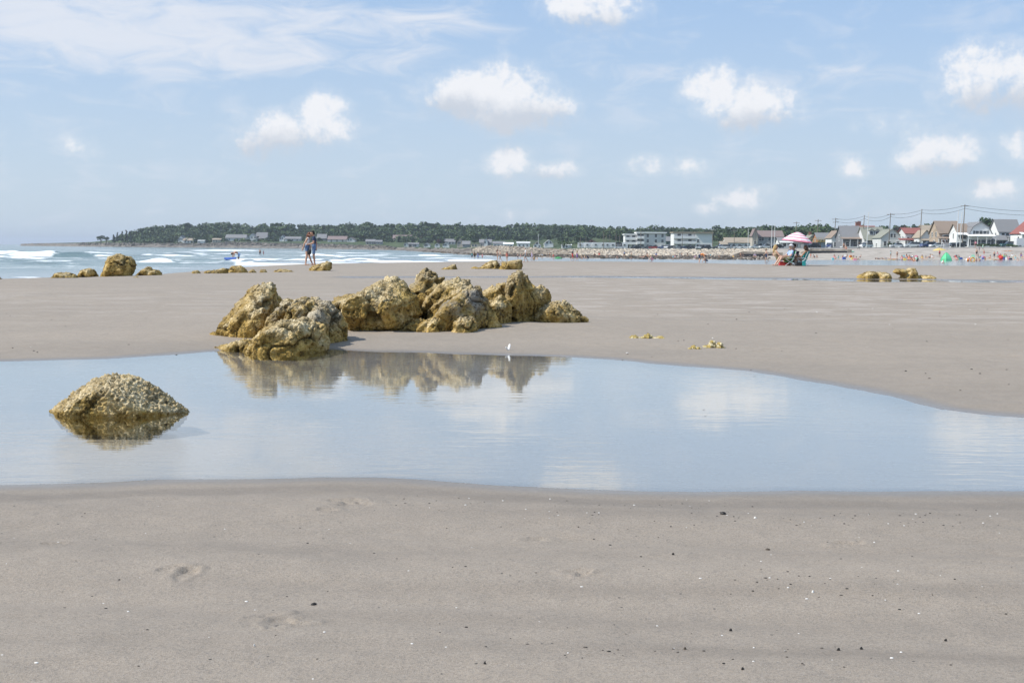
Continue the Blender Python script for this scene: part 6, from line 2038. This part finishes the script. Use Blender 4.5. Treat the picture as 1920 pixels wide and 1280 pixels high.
# ---- waders, strollers and the crowd
def fold(px, row, hp, pose, outfit, top, bottom, hair, long, face, label, hat=None, skin=None, grp=None):
    x, y, z = ground_hit(px, row)
    s = hp * y / F_PX / HT[pose] if pose != 'lie' else 1.0
    s = min(max(s, .55), 1.25)
    person(label, (x, y, z - .01), face, pose, outfit, top, bottom, hair, long, s, int(px * 3) % 3 if skin is None else skin, False, hat, grp)
gW, gR, gM = 'people wading along the far shallows', 'people on the far beach below the houses', 'people on the sea wall and street'
C = [
    (1437, 490, 31, 'walk', 'trunks', 'coral', 'navy', 'tan', 0, LT, 'sunburnt man in dark trunks and sun hat walking behind the umbrella group', 'tan', 0),
    (885, 484.5, 12, 'stand', 'tee', 'teal', 'navy', 'dark', 0, AW, 'dark-clad person at the left end of the far wading line', None, 0),
    (890, 485.5, 15, 'stand', 'tank', 'brown', 'black', 'brown', 1, AW, 'brown-topped woman next to the left end of the wading line', None, 1),
    (896, 486, 14, 'walk', 'tee', 'blue', 'blue', 'dark', 0, RT, 'wader all in blue at left of the far shallows', None, 0),
    (904.5, 485, 11, 'stand', 'suit', 'pink', 'pink', 'brown', 1, TO, 'small pink-clad wader right of the one in blue', None, 0),
    (932.5, 490, 15, 'stand', 'bikini', 'black', 'black', 'brown', 1, RT, 'woman in black bikini above the pale rounded rock', None, 0),
    (938, 490, 14, 'walk', 'trunks', 'pink', 'grey', 'dark', 0, LT, 'pale wader facing the woman in black bikini', None, 2),
    (950.5, 489.5, 19, 'stand', 'suit', 'coral', 'brown', 'auburn', 1, AW, 'red-haired woman in brown swimsuit above the dark slanting block', None, 0),
    (971, 485, 11, 'stand', 'trunks', 'navy', 'navy', 'dark', 0, TO, 'small dark-trunked wader above the slanting block', None, 1),
    (976, 484.5, 9, 'stand', 'suit', 'pink', 'pink', 'blond', 1, LT, 'little child in pink beside the dark-trunked wader', None, 0),
    (985.5, 491.5, 27, 'walk', 'tee', 'white', 'grey', 'grey', 0, LT, 'tall man in white tee shirt and grey shorts in the shallows', None, 0),
    (997.5, 487.5, 19, 'walk', 'dress', 'lilac', 'blue', 'grey', 0, LT, 'person in loose lilac shirt right of the man in white tee', None, 0),
    (1001.5, 487.5, 9, 'crouch', 'suit', 'yellow', 'yellow', 'blond', 0, TO, 'crouching child in yellow at the lilac person feet', None, 0),
    (1007, 486, 6, 'sit', 'trunks', 'white', 'white', 'blond', 0, TO, 'tiny pale child sitting right of the yellow child', None, 2),
    (1016.5, 484, 10, 'stand', 'tee', 'palegrey', 'tan', 'brown', 0, AW, 'pale-clothed wader between lilac person and red child', None, 0),
    (1026, 482, 10, 'stand', 'tee', 'black', 'brown', 'dark', 0, RT, 'dark-clothed figure just left of the red child', None, 3),
    (1031, 482, 9, 'walk', 'trunks', 'brown', 'brown', 'dark', 0, LT, 'bare-chested figure close behind the red child', None, 1),
    (1037.5, 485, 11, 'stand', 'suit', 'red', 'red', 'brown', 0, TO, 'child in bright red wading left of the green float', None, 0),
    (1073.5, 488.5, 23, 'walk', 'tee', 'black', 'red', 'grey', 0, RT, 'man in black shirt and red shorts strolling in the shallows', None, 0),
    (1081.8, 489, 20, 'walk', 'dress', 'purple', 'purple', 'blond', 1, RT, 'woman in purple dress and straw hat beside the man in red shorts', 'tan', 0),
    (1091, 485, 8, 'crouch', 'suit', 'tan', 'tan', 'blond', 0, TO, 'crouching child right of the purple dress', None, 0),
    (1095.5, 485, 8, 'sit', 'trunks', 'white', 'white', 'blond', 0, LT, 'child in white sitting right of the crouching one', None, 2),
    (1102.5, 485.5, 9, 'crouch', 'tee', 'navy', 'black', 'dark', 0, LT, 'dark-clad crouching person left of the red sunbather', None, 1),
    (1115, 481, 7, 'sit', 'tee', 'black', 'black', 'dark', 0, TO, 'black-clad person sitting on the stones', None, 1),
    (1123.5, 480, 8, 'sit', 'suit', 'red', 'red', 'brown', 1, TO, 'woman in red sitting on the pale stones', None, 0),
    (1138, 484, 6, 'sit', 'trunks', 'tan', 'brown', 'brown', 0, RT, 'small tan figure sitting at the water among dark stones', None, 1),
    (1158, 485, 6, 'crouch', 'suit', 'coral', 'coral', 'brown', 0, LT, 'small coral figure crouching left of the standing pair', None, 0),
    (1170.5, 482, 11, 'stand', 'tank', 'lightblue', 'black', 'dark', 0, AW, 'person in pale blue top standing at left of a bare pair', None, 0),
    (1183.5, 485.5, 14, 'stand', 'trunks', 'tan', 'olive', 'brown', 0, LT, 'bare-chested person standing below the left motel', None, 1),
    (1177, 485, 5, 'lie', 'suit', 'black', 'black', 'dark', 1, RT, 'dark figure lying at the feet of the standing pair', None, 1),
    (1204, 483, 6, 'lie', 'bikini', 'pink', 'pink', 'brown', 1, LT, 'sunbather lying left of the seated one below the motel', None, 0),
    (1213, 484, 11, 'sit', 'trunks', 'black', 'black', 'dark', 0, LT, 'dark-haired person sitting upright below the motel', None, 1),
    (1222.5, 489.5, 13, 'crouch', 'dress', 'pink', 'white', 'blond', 1, LT, 'child in pale pink crouching at the sand edge', None, 2),
    (1230, 483, 10, 'crouch', 'tee', 'lightblue', 'purple', 'dark', 0, TO, 'person in light blue and purple behind the pale pink child', None, 0),
    (1262, 487, 11, 'stand', 'suit', 'cyan', 'cyan', 'blond', 0, TO, 'child in cyan standing in water below the right motel', None, 0),
    (1265.5, 483, 6, 'sit', 'suit', 'purple', 'purple', 'brown', 0, TO, 'small purple figure behind the cyan child', None, 0),
    (1278, 482.5, 6, 'stand', 'trunks', 'grey', 'grey', 'dark', 0, TO, 'tiny grey figure below the motel balconies', None, 1),
    (1289, 481.5, 5, 'stand', 'suit', 'black', 'black', 'dark', 1, TO, 'tiny dark figure right of the grey one below balconies', None, 1),
    (1303, 485, 8, 'crouch', 'suit', 'purple', 'lilac', 'brown', 1, RT, 'purple-clad person left of the orange-shirted bender', None, 0),
    (1312, 492, 18, 'bend', 'tee', 'orange', 'navy', 'dark', 0, RT, 'bent-over man in orange shirt digging in wet sand', None, 0),
    (1324, 492, 15, 'crouch', 'trunks', 'red', 'navy', 'brown', 0, LT, 'crouching child with red cap facing the orange-shirted man', 'red', 0),
    (1332, 484, 8, 'stand', 'suit', 'cyan', 'cyan', 'dark', 0, TO, 'small cyan figure right of the crouching red-capped child', None, 0),
    (1347.5, 484, 6, 'sit', 'trunks', 'brown', 'brown', 'dark', 0, LT, 'tan figure sitting at the water right of cyan figure', None, 1),
    (1375, 484.5, 7, 'sit', 'suit', 'yellow', 'yellow', 'blond', 1, TO, 'yellow-suited person sitting below the low tan-roofed house', None, 0),
    (1388.5, 484.5, 11, 'stand', 'trunks', 'red', 'brown', 'dark', 0, TO, 'standing person in red left of the drain pipe', None, 1),
    (1393, 484.5, 11, 'stand', 'tee', 'brown', 'navy', 'dark', 0, LT, 'standing dark-shirted person right of the one in red', None, 1),
    (1415, 484, 10, 'crouch', 'tee', 'lilac', 'grey', 'grey', 0, TO, 'grey-haired person in lilac before the dark rock ledge', None, 0),
    (1452, 470.5, 8, 'stand', 'tee', 'white', 'olive', 'dark', 0, TO, 'white-shirted person on the wall left of the umbrella', None, 0),
    (1451, 481, 10, 'sit', 'bikini', 'pink', 'pink', 'blond', 1, TO, 'blond sunbather sitting just left of the umbrella group', None, 0),
    (1520, 484, 9, 'stand', 'suit', 'coral', 'coral', 'brown', 1, TO, 'small figure in coral right of the umbrella group', None, 0),
    (1527, 484, 7, 'crouch', 'tee', 'grey', 'navy', 'dark', 0, LT, 'crouching grey-shirted person right of the coral figure', None, 1),
    (1531.5, 483.5, 6, 'sit', 'trunks', 'navy', 'navy', 'dark', 0, TO, 'dark seated person close right of the grey-shirted one', None, 1),
    (1564.5, 486, 9, 'sit', 'suit', 'pink', 'black', 'dark', 1, TO, 'dark-haired woman in pink sitting below narrow white house', None, 0),
    (1571.5, 486, 7, 'sit', 'tee', 'teal', 'white', 'dark', 0, LT, 'person in teal sitting right of the woman in pink', None, 0),
    (1579.5, 485.5, 7, 'crouch', 'suit', 'red', 'red', 'brown', 0, TO, 'figure in bright red right of the teal one', None, 0),
    (1587, 484.5, 8, 'chair', 'trunks', 'brown', 'brown', 'dark', 0, LT, 'tanned person reclining right of the bright red figure', None, 3),
    (1601, 487, 8, 'sit', 'bikini', 'coral', 'coral', 'brown', 1, RT, 'woman in coral bikini reclining below dark-roofed house', None, 0),
    (1606, 487.5, 7, 'sit', 'bikini', 'white', 'white', 'brown', 1, RT, 'woman in white bikini beside the one in coral bikini', None, 0),
    (1613, 484.5, 7, 'chair', 'trunks', 'navy', 'navy', 'dark', 0, LT, 'man reclining in dark trunks right of the bikini pair', None, 1),
    (1648.5, 486, 3, 'lie', 'suit', 'navy', 'navy', 'dark', 1, RT, 'dark figure lying left of the standing slim boy', None, 3),
    (1661, 485.5, 4, 'lie', 'tank', 'grey', 'navy', 'dark', 1, RT, 'grey-clad figure lying right of the dark lying one', None, 0),
    (1670, 484, 14, 'stand', 'tank', 'cyan', 'black', 'dark', 0, RT, 'slim person in pale top and black bottoms standing alone', None, 1),
    (1682, 484.5, 14, 'stand', 'bikini', 'black', 'black', 'blond', 1, TO, 'woman with white sun hat and black bikini standing', 'white', 0),
    (1675, 487, 4, 'lie', 'bikini', 'coral', 'coral', 'brown', 1, LT, 'sunbather lying in front of the slim standing person', None, 1),
    (1691, 487, 9, 'sit', 'suit', 'pink', 'pink', 'brown', 1, TO, 'pink-suited woman left in the big seated cluster', None, 0),
    (1695, 485, 9, 'chair', 'tee', 'cyan', 'navy', 'grey', 0, TO, 'man in cyan shirt at back of the big seated cluster', None, 0),
    (1701.5, 485, 9, 'chair', 'tank', 'red', 'black', 'dark', 1, RT, 'dark-haired woman in red in the big seated cluster', None, 0),
    (1705, 488, 10, 'sit', 'suit', 'coral', 'coral', 'brown', 1, TO, 'front figure in coral in the big seated cluster', None, 0),
    (1710, 485, 8, 'chair', 'tee', 'white', 'red', 'grey', 0, LT, 'white-shirted figure in the middle of the big seated cluster', None, 2),
    (1713.5, 489.5, 11, 'sit', 'trunks', 'orange', 'orange', 'brown', 0, TO, 'orange-trunked boy at front of the big seated cluster', None, 0),
    (1720, 489.5, 10, 'sit', 'tee', 'black', 'black', 'dark', 0, LT, 'black-clad figure at the right end of the big seated cluster', None, 1),
    (1729, 486.5, 9, 'sit', 'suit', 'yellow', 'yellow', 'brown', 1, TO, 'yellow-suited figure between seated cluster and green tent', None, 0),
    (1736, 486, 8, 'chair', 'tee', 'grey', 'tan', 'grey', 0, TO, 'grey-shirted man between the cluster and the green tent', None, 0),
    (1743, 485.5, 9, 'chair', 'trunks', 'brown', 'navy', 'dark', 0, LT, 'tanned man reclining left of the green tent', None, 1),
    (1748, 485, 8, 'sit', 'tee', 'white', 'white', 'blond', 0, TO, 'white-shirted child just left of the green tent', None, 0),
    (1761.5, 482, 13, 'stand', 'tank', 'red', 'navy', 'dark', 0, TO, 'person in dark red standing under the yellow umbrella', None, 1),
    (1766.5, 494, 9, 'crouch', 'suit', 'white', 'white', 'blond', 0, RT, 'child in white at the water before the green tent', None, 2),
    (1789, 486.5, 8, 'chair', 'tee', 'grey', 'white', 'grey', 0, TO, 'grey-shirted person right of the green tent', None, 0),
    (1794, 488, 8, 'sit', 'suit', 'pink', 'white', 'brown', 1, TO, 'pink and white figure right of the green tent', None, 0),
    (1799, 486, 8, 'chair', 'tee', 'black', 'navy', 'dark', 0, RT, 'black-shirted figure with dark pack right of the tent', None, 1),
    (1816, 488.5, 7, 'sit', 'suit', 'coral', 'coral', 'blond', 0, TO, 'coral-clad child playing left of the bright ring', None, 0),
    (1831, 481.5, 15, 'stand', 'trunks', 'coral', 'black', 'dark', 0, TO, 'sunburnt man in black trunks in the standing group', None, 0),
    (1834, 487, 11, 'stand', 'suit', 'black', 'black', 'brown', 1, RT, 'woman in black swimsuit below the sunburnt man', None, 0),
    (1830, 490, 8, 'crouch', 'suit', 'pink', 'pink', 'brown', 0, TO, 'pink child crouching at the front of the standing group', None, 0),
    (1838, 490, 8, 'crouch', 'trunks', 'lilac', 'lilac', 'dark', 0, LT, 'lilac child crouching beside the pink child', None, 0),
    (1845, 478.5, 10, 'stand', 'trunks', 'coral', 'red', 'brown', 0, TO, 'bare-chested man with red trunks right of standing group', None, 0),
    (1847, 488.5, 8, 'chair', 'tee', 'olive', 'olive', 'dark', 0, TO, 'olive-clad person sitting below the red-trunked man', None, 0),
    (1856, 485, 7, 'sit', 'bikini', 'coral', 'coral', 'brown', 1, LT, 'reclining woman in coral left of two standing children', None, 0),
    (1864, 485, 14, 'stand', 'trunks', 'coral', 'navy', 'dark', 0, TO, 'taller of two standing sunburnt children', None, 0),
    (1870, 484.5, 13, 'stand', 'tank', 'pink', 'white', 'brown', 1, TO, 'pale-topped standing child beside the taller sunburnt one', None, 0),
    (1876, 483, 8, 'sit', 'tee', 'lilac', 'grey', 'grey', 0, TO, 'lilac-shirted person sitting right of the standing children', None, 0),
    (1882, 486, 10, 'chair', 'tee', 'green', 'black', 'dark', 0, LT, 'green-shirted person behind the red ball', None, 1),
    (1887, 484.5, 8, 'sit', 'suit', 'teal', 'teal', 'brown', 1, TO, 'teal-suited woman right of the red ball', None, 0),
    (1892, 487.5, 7, 'sit', 'dress', 'pink', 'white', 'brown', 1, LT, 'pink-dressed figure right of the teal-suited woman', None, 0),
    (1898, 485, 10, 'chair', 'tee', 'white', 'mint', 'grey', 0, TO, 'white-shirted person near the right edge of the beach', None, 0),
    (1904, 487.5, 8, 'sit', 'tee', 'cyan', 'white', 'blond', 0, RT, 'cyan-shirted child near the right edge of the beach', None, 0),
    (1908, 489, 7, 'sit', 'trunks', 'tan', 'white', 'brown', 0, TO, 'pale child at the front near the right edge', None, 2),
    (1915, 486, 12, 'chair', 'tank', 'purple', 'teal', 'brown', 1, TO, 'woman in purple top sitting at the right edge', None, 0),
    (1885, 472, 4, 'lie', 'bikini', 'coral', 'coral', 'brown', 1, LT, 'sunbather lying high on the bank left of another', None, 0),
    (1892, 471.5, 4, 'lie', 'trunks', 'orange', 'orange', 'dark', 0, RT, 'second sunbather lying high on the bank', None, 0),
    (1829, 465.5, 14, 'stand', 'tee', 'pink', 'brown', 'dark', 0, AW, 'person in dusky pink on the wall before the gambrel house', None, 1),
    (1836, 472, 11, 'walk', 'tee', 'grey', 'navy', 'dark', 0, LT, 'grey-shirted person coming down the bank', None, 1),
    (1842.5, 471, 12, 'walk', 'tee', 'mint', 'grey', 'grey', 0, RT, 'pale green-shirted person with white cap on the bank', 'white', 0),
    (1814.5, 462.5, 11, 'stand', 'long', 'black', 'black', 'grey', 0, AW, 'dark-clothed person on the street before gambrel porch', None, 0),
    (1806.5, 462.8, 9, 'walk', 'tee', 'grey', 'navy', 'dark', 0, RT, 'grey-clad person left of the dark one on the street', None, 1),
    (1824, 463.5, 14, 'stand', 'long', 'black', 'black', 'dark', 0, TO, 'tall dark figure at the gambrel house door', None, 1),
    (1610, 468, 14, 'walk', 'long', 'black', 'black', 'dark', 0, RT, 'dark-clothed person walking the wall near the white car', None, 1),
    (1582, 468, 13, 'stand', 'trunks', 'coral', 'brown', 'dark', 0, TO, 'bare-chested man on the wall above the mint boat', None, 1),
    (1586, 467.5, 8, 'sit', 'trunks', 'coral', 'coral', 'brown', 0, TO, 'person sitting on the wall beside the bare-chested man', None, 1),
]
for c in C:
    px_, row_ = c[0], c[1]
    fold(*c[:11], hat=c[11], skin=c[12], grp=gW if px_ < 1400 else (gM if row_ < 473 else gR))

def small_ball(name, label, cat, px, row, r, c1, c2=None, flat=1.0):
    x, y, z = ground_hit(px, row)
    mb = MB()
    mb.ball((0, 0, r * flat), (r, r, r * flat), 14, 10)
    if c2:
        for i in range(len(mb.f)):
            c = np.mean([mb.v[k] for k in mb.f[i]], 0)
            mb.m[i] = int((math.atan2(c[1], c[0]) / math.pi * 3) % 2 >= 1)
    o = mb.build(name, [cloth(c1), cloth(c2 or c1)], smooth=True, loc=(x, y, z))
    tag(o, label, cat)
small_ball('beach_ball', 'bright red beach ball on the far beach', 'ball', 1877, 487.5, .45, 'red')
small_ball('beach_ball', 'orange and white beach ball left of standing group', 'ball', 1814, 490, .35, 'orange', 'white')
def ring(label, px, row, R_, c1, c2, name='swim_ring'):
    x, y, z = ground_hit(px, row)
    mb = MB()
    n, m = 20, 8
    vs = [((R_ + .3 * R_ * math.cos(b)) * math.cos(a), .3 * R_ * math.sin(b), R_ * 1.3 + (R_ + .3 * R_ * math.cos(b)) * math.sin(a)) for a in [2 * math.pi * i / n for i in range(n)] for b in [2 * math.pi * j / m for j in range(m)]]
    for i in range(n):
        mb.add([], [])
        for j in range(m):
            mb.f.append((i * m + j, i * m + (j + 1) % m, ((i + 1) % n) * m + (j + 1) % m, ((i + 1) % n) * m + j))
            mb.m.append((i // 3) % 2)
    mb.v = vs
    o = mb.build(name, [cloth(c1), cloth(c2)], smooth=True, loc=(x, y, z))
    tag(o, label, 'swim ring')
ring('yellow and orange swim ring standing on the far beach', 1823.5, 490.5, .36, 'yellow', 'orange')
def float_board(label, px, row, L, c):
    x, y, z = ground_hit(px, row)
    mb = MB()
    mb.ball((0, 0, .18), (L / 2, .4, .2), 16, 8)
    mb.ball((0, 0, .30), (L * .3, .25, .16), 12, 6)
    tag(mb.build('inflatable_float', cloth(c), smooth=True, loc=(x, y, z)), label, 'float')
float_board('bright green float in the shallows beside the red child', 1047, 485, 1.4, 'green')
float_board('mint green upturned boat on the bank by the wall', 1592.5, 473.5, 2.6, 'mint')
for i, (px, row, c) in enumerate([(1668, 487.6, 'yellow'), (1690, 487, 'lightblue'), (1700, 487.4, 'white'), (1727, 487.2, 'orange'), (1858, 487, 'yellow'), (1888, 488.2, 'tan'), (1872, 487.6, 'coral'), (1776, 490.4, 'coral'), (1911, 489.6, 'white')]):
    x, y, z = ground_hit(px, row)
    mb = MB()
    nx = 8
    vs = [((i_ / nx - .5) * 2.0, (j_ - .5) * 1.1, .04 + .03 * math.sin(i_ * 1.7 + j_ * 2)) for j_ in (0, 1) for i_ in range(nx + 1)]
    mb.add(vs, [(k, k + 1, k + nx + 2, k + nx + 1) for k in range(nx)])
    o = mb.build('beach_towel', cloth(c), loc=(x, y, z))
    md = o.modifiers.new('s', 'SOLIDIFY'); md.thickness = .02
    tag(o, ['yellow towel under sunbather by the slim standing person', 'light blue towel at the left of the big seated cluster', 'white towel in the big seated cluster', 'orange towel right of the big seated cluster', 'yellow towel below the two standing children',
            'tan towel right of the red ball', 'coral towel beside the red ball', 'coral towel at the foot of the green tent', 'white towel at the right edge of the beach'][i], 'towel', 'towels on the far beach')

# bags among the sunbathers
rr = np.random.default_rng(91)
BC = [('white', 'white'), ('red', 'red'), ('cyan', 'pale cyan'), ('pink', 'pink'), ('blue', 'blue'), ('lilac', 'lilac'), ('orange', 'orange'), ('navy', 'navy'), ('mint', 'mint green'), ('yellow', 'yellow')]
for (pa, pb, n, where) in [(1686, 1726, 9, 'among the big seated cluster'), (1786, 1804, 4, 'just right of the green tent'), (1810, 1856, 8, 'around the standing group'), (1872, 1919, 10, 'near the right edge of the beach'), (1555, 1620, 6, 'below the dark-roofed house')]:
    for k in rr.permutation(10)[:n]:
        x, y, z = ground_hit(rr.uniform(pa, pb), rr.uniform(482.5, 488))
        w, h = rr.uniform(.4, .8), rr.uniform(.3, .6)
        mb = MB()
        mb.box((0, 0, h / 2), (w, .35, h), 0, rr.uniform(-.5, .5), .75)
        mb.tube([(-w * .2, 0, h), (0, 0, h * 1.3), (w * .2, 0, h)], .02, 5)
        tag(mb.build('beach_bag', cloth(BC[k][0]), loc=(x, y, z)), 'small %s beach bag %s' % (BC[k][1], where), 'bag', 'beach bags on the far beach')

# green pop-up tent
x, y, z = ground_hit(1774, 489)
k = y / F_PX
t = empty('beach_tent', (x, y, z))
Wt, Ht = 24 * k / 2, 17 * k
n = 6
rg = []
for s in (0, .3, .55, .78, .93, 1.0):
    rad = math.cos(s * math.pi / 2) ** .8
    rg.append([(Wt * rad * math.cos(a), Wt * .8 * rad * math.sin(a), Ht * s) for a in [2 * math.pi * i / n + .3 for i in range(n)]])
for i in range(n):
    mb = MB()
    vs, fs = [], []
    for r in rg: vs += [r[i], r[(i + 1) % n]]
    for j in range(len(rg) - 1): fs.append((2 * j, 2 * j + 1, 2 * j + 3, 2 * j + 2))
    mb.add(vs, fs)
    mb.build('panel', paint('tent_green_%d' % (i % 2), (.10, .55, .26) if i % 2 else (.13, .62, .32), .6), t)
for i in range(n):
    mb = MB(); mb.tube([r[i] for r in rg], .03, 6); mb.build('tent_rod', cloth('green'), t)
tag(t, 'bright green pop-up beach tent on the far beach', 'tent')
x, y, z = ground_hit(1761, 480)
umbrella('flat pale yellow umbrella behind the green tent', (x, y, z), 15 * y / F_PX, 12.5 * y / F_PX, .55, 7, 'yellow', 'tan', (0, -.04), 8)

# lifeguard chair with two guards
x, y, z = ground_hit(1772, 467.5)
k = y / F_PX
t = empty('lifeguard_chair', (x, y, z), .1)
H_ = 11.5 * k
for sx in (-1, 1):
    for sy in (-1, 1):
        mb = MB(); mb.tube([(sx * .9, sy * .8, 0), (sx * .75, sy * .45, H_)], .07, 6); mb.build('leg', PALE, t)
for i in range(4):
    mb = MB(); mb.box((0, -.8 + .085 * i, H_ * (.2 + .22 * i)), (1.75, .07, .14)); mb.build('rung', PALE, t)
mb = MB(); mb.box((0, 0, H_), (1.7, 1.1, .1)); mb.build('seat', PALE, t)
mb = MB(); mb.box((0, .52, H_ + .5), (1.7, .08, .9)); mb.build('backrest', PALE, t)
tag(t, 'tall pale wooden lifeguard chair before the cream house', 'chair')
for i, dx in enumerate((-.4, .4)):
    person(['left lifeguard in black on the tall wooden chair', 'right lifeguard in black on the tall wooden chair'][i], (x + dx, y + .05, z + H_ - .10), TO, 'chair', 'long', 'black', 'black', 'brown' if i else 'dark', bool(i), 1.05, 0, group='lifeguards')

# storm-drain mouths in the bank
for px, row, L, lab in [(1548, 475, 12, 'stone culvert mouth in the bank right of the umbrella'), (1420, 481, 11, 'dark rock ledge at the water left of the umbrella group')]:
    x, y, z = ground_hit(px, row)
    t = empty('culvert' if L == 12 else 'rock_ledge', (x, y, z))
    mb = MB(); mb.prism([(-L / 2, -.6), (L / 2, -.6), (L / 2, .9), (-L * .3, 1.1), (-L / 2, .3)], -.5, 3.0)
    mb.build('stonework', M_RIP, t)
    mb = MB(); mb.box((.4 if L == 12 else 0, -.52, .15), (L * .75, .1, .8)); mb.build('opening', DARK, t)
    tag(t, lab, 'culvert' if L == 12 else 'rock ledge')
# ================================================================== HAZE
bpy.context.view_layer.update()
def haze():
    mb = MB()
    z0, z1 = -5.0, 62.0
    mb.box((0, 0, (z0 + z1) / 2), (30000, 30000, z1 - z0))
    m = bpy.data.materials.new('sea_haze')
    m.use_nodes = True
    t = m.node_tree
    t.nodes.remove(t.nodes.get('Principled BSDF'))
    v = t.nodes.new('ShaderNodeVolumePrincipled')
    v.inputs['Color'].default_value = (.80, .88, 1.0, 1)
    v.inputs['Density'].default_value = HAZE
    v.inputs['Anisotropy'].default_value = .2
    t.links.new(v.outputs[0], t.nodes['Material Output'].inputs['Volume'])
    o = mb.build('haze', m)
    tag(o, 'thin sea haze over the whole bay', kind='stuff')
HAZE = 0.00015
haze()
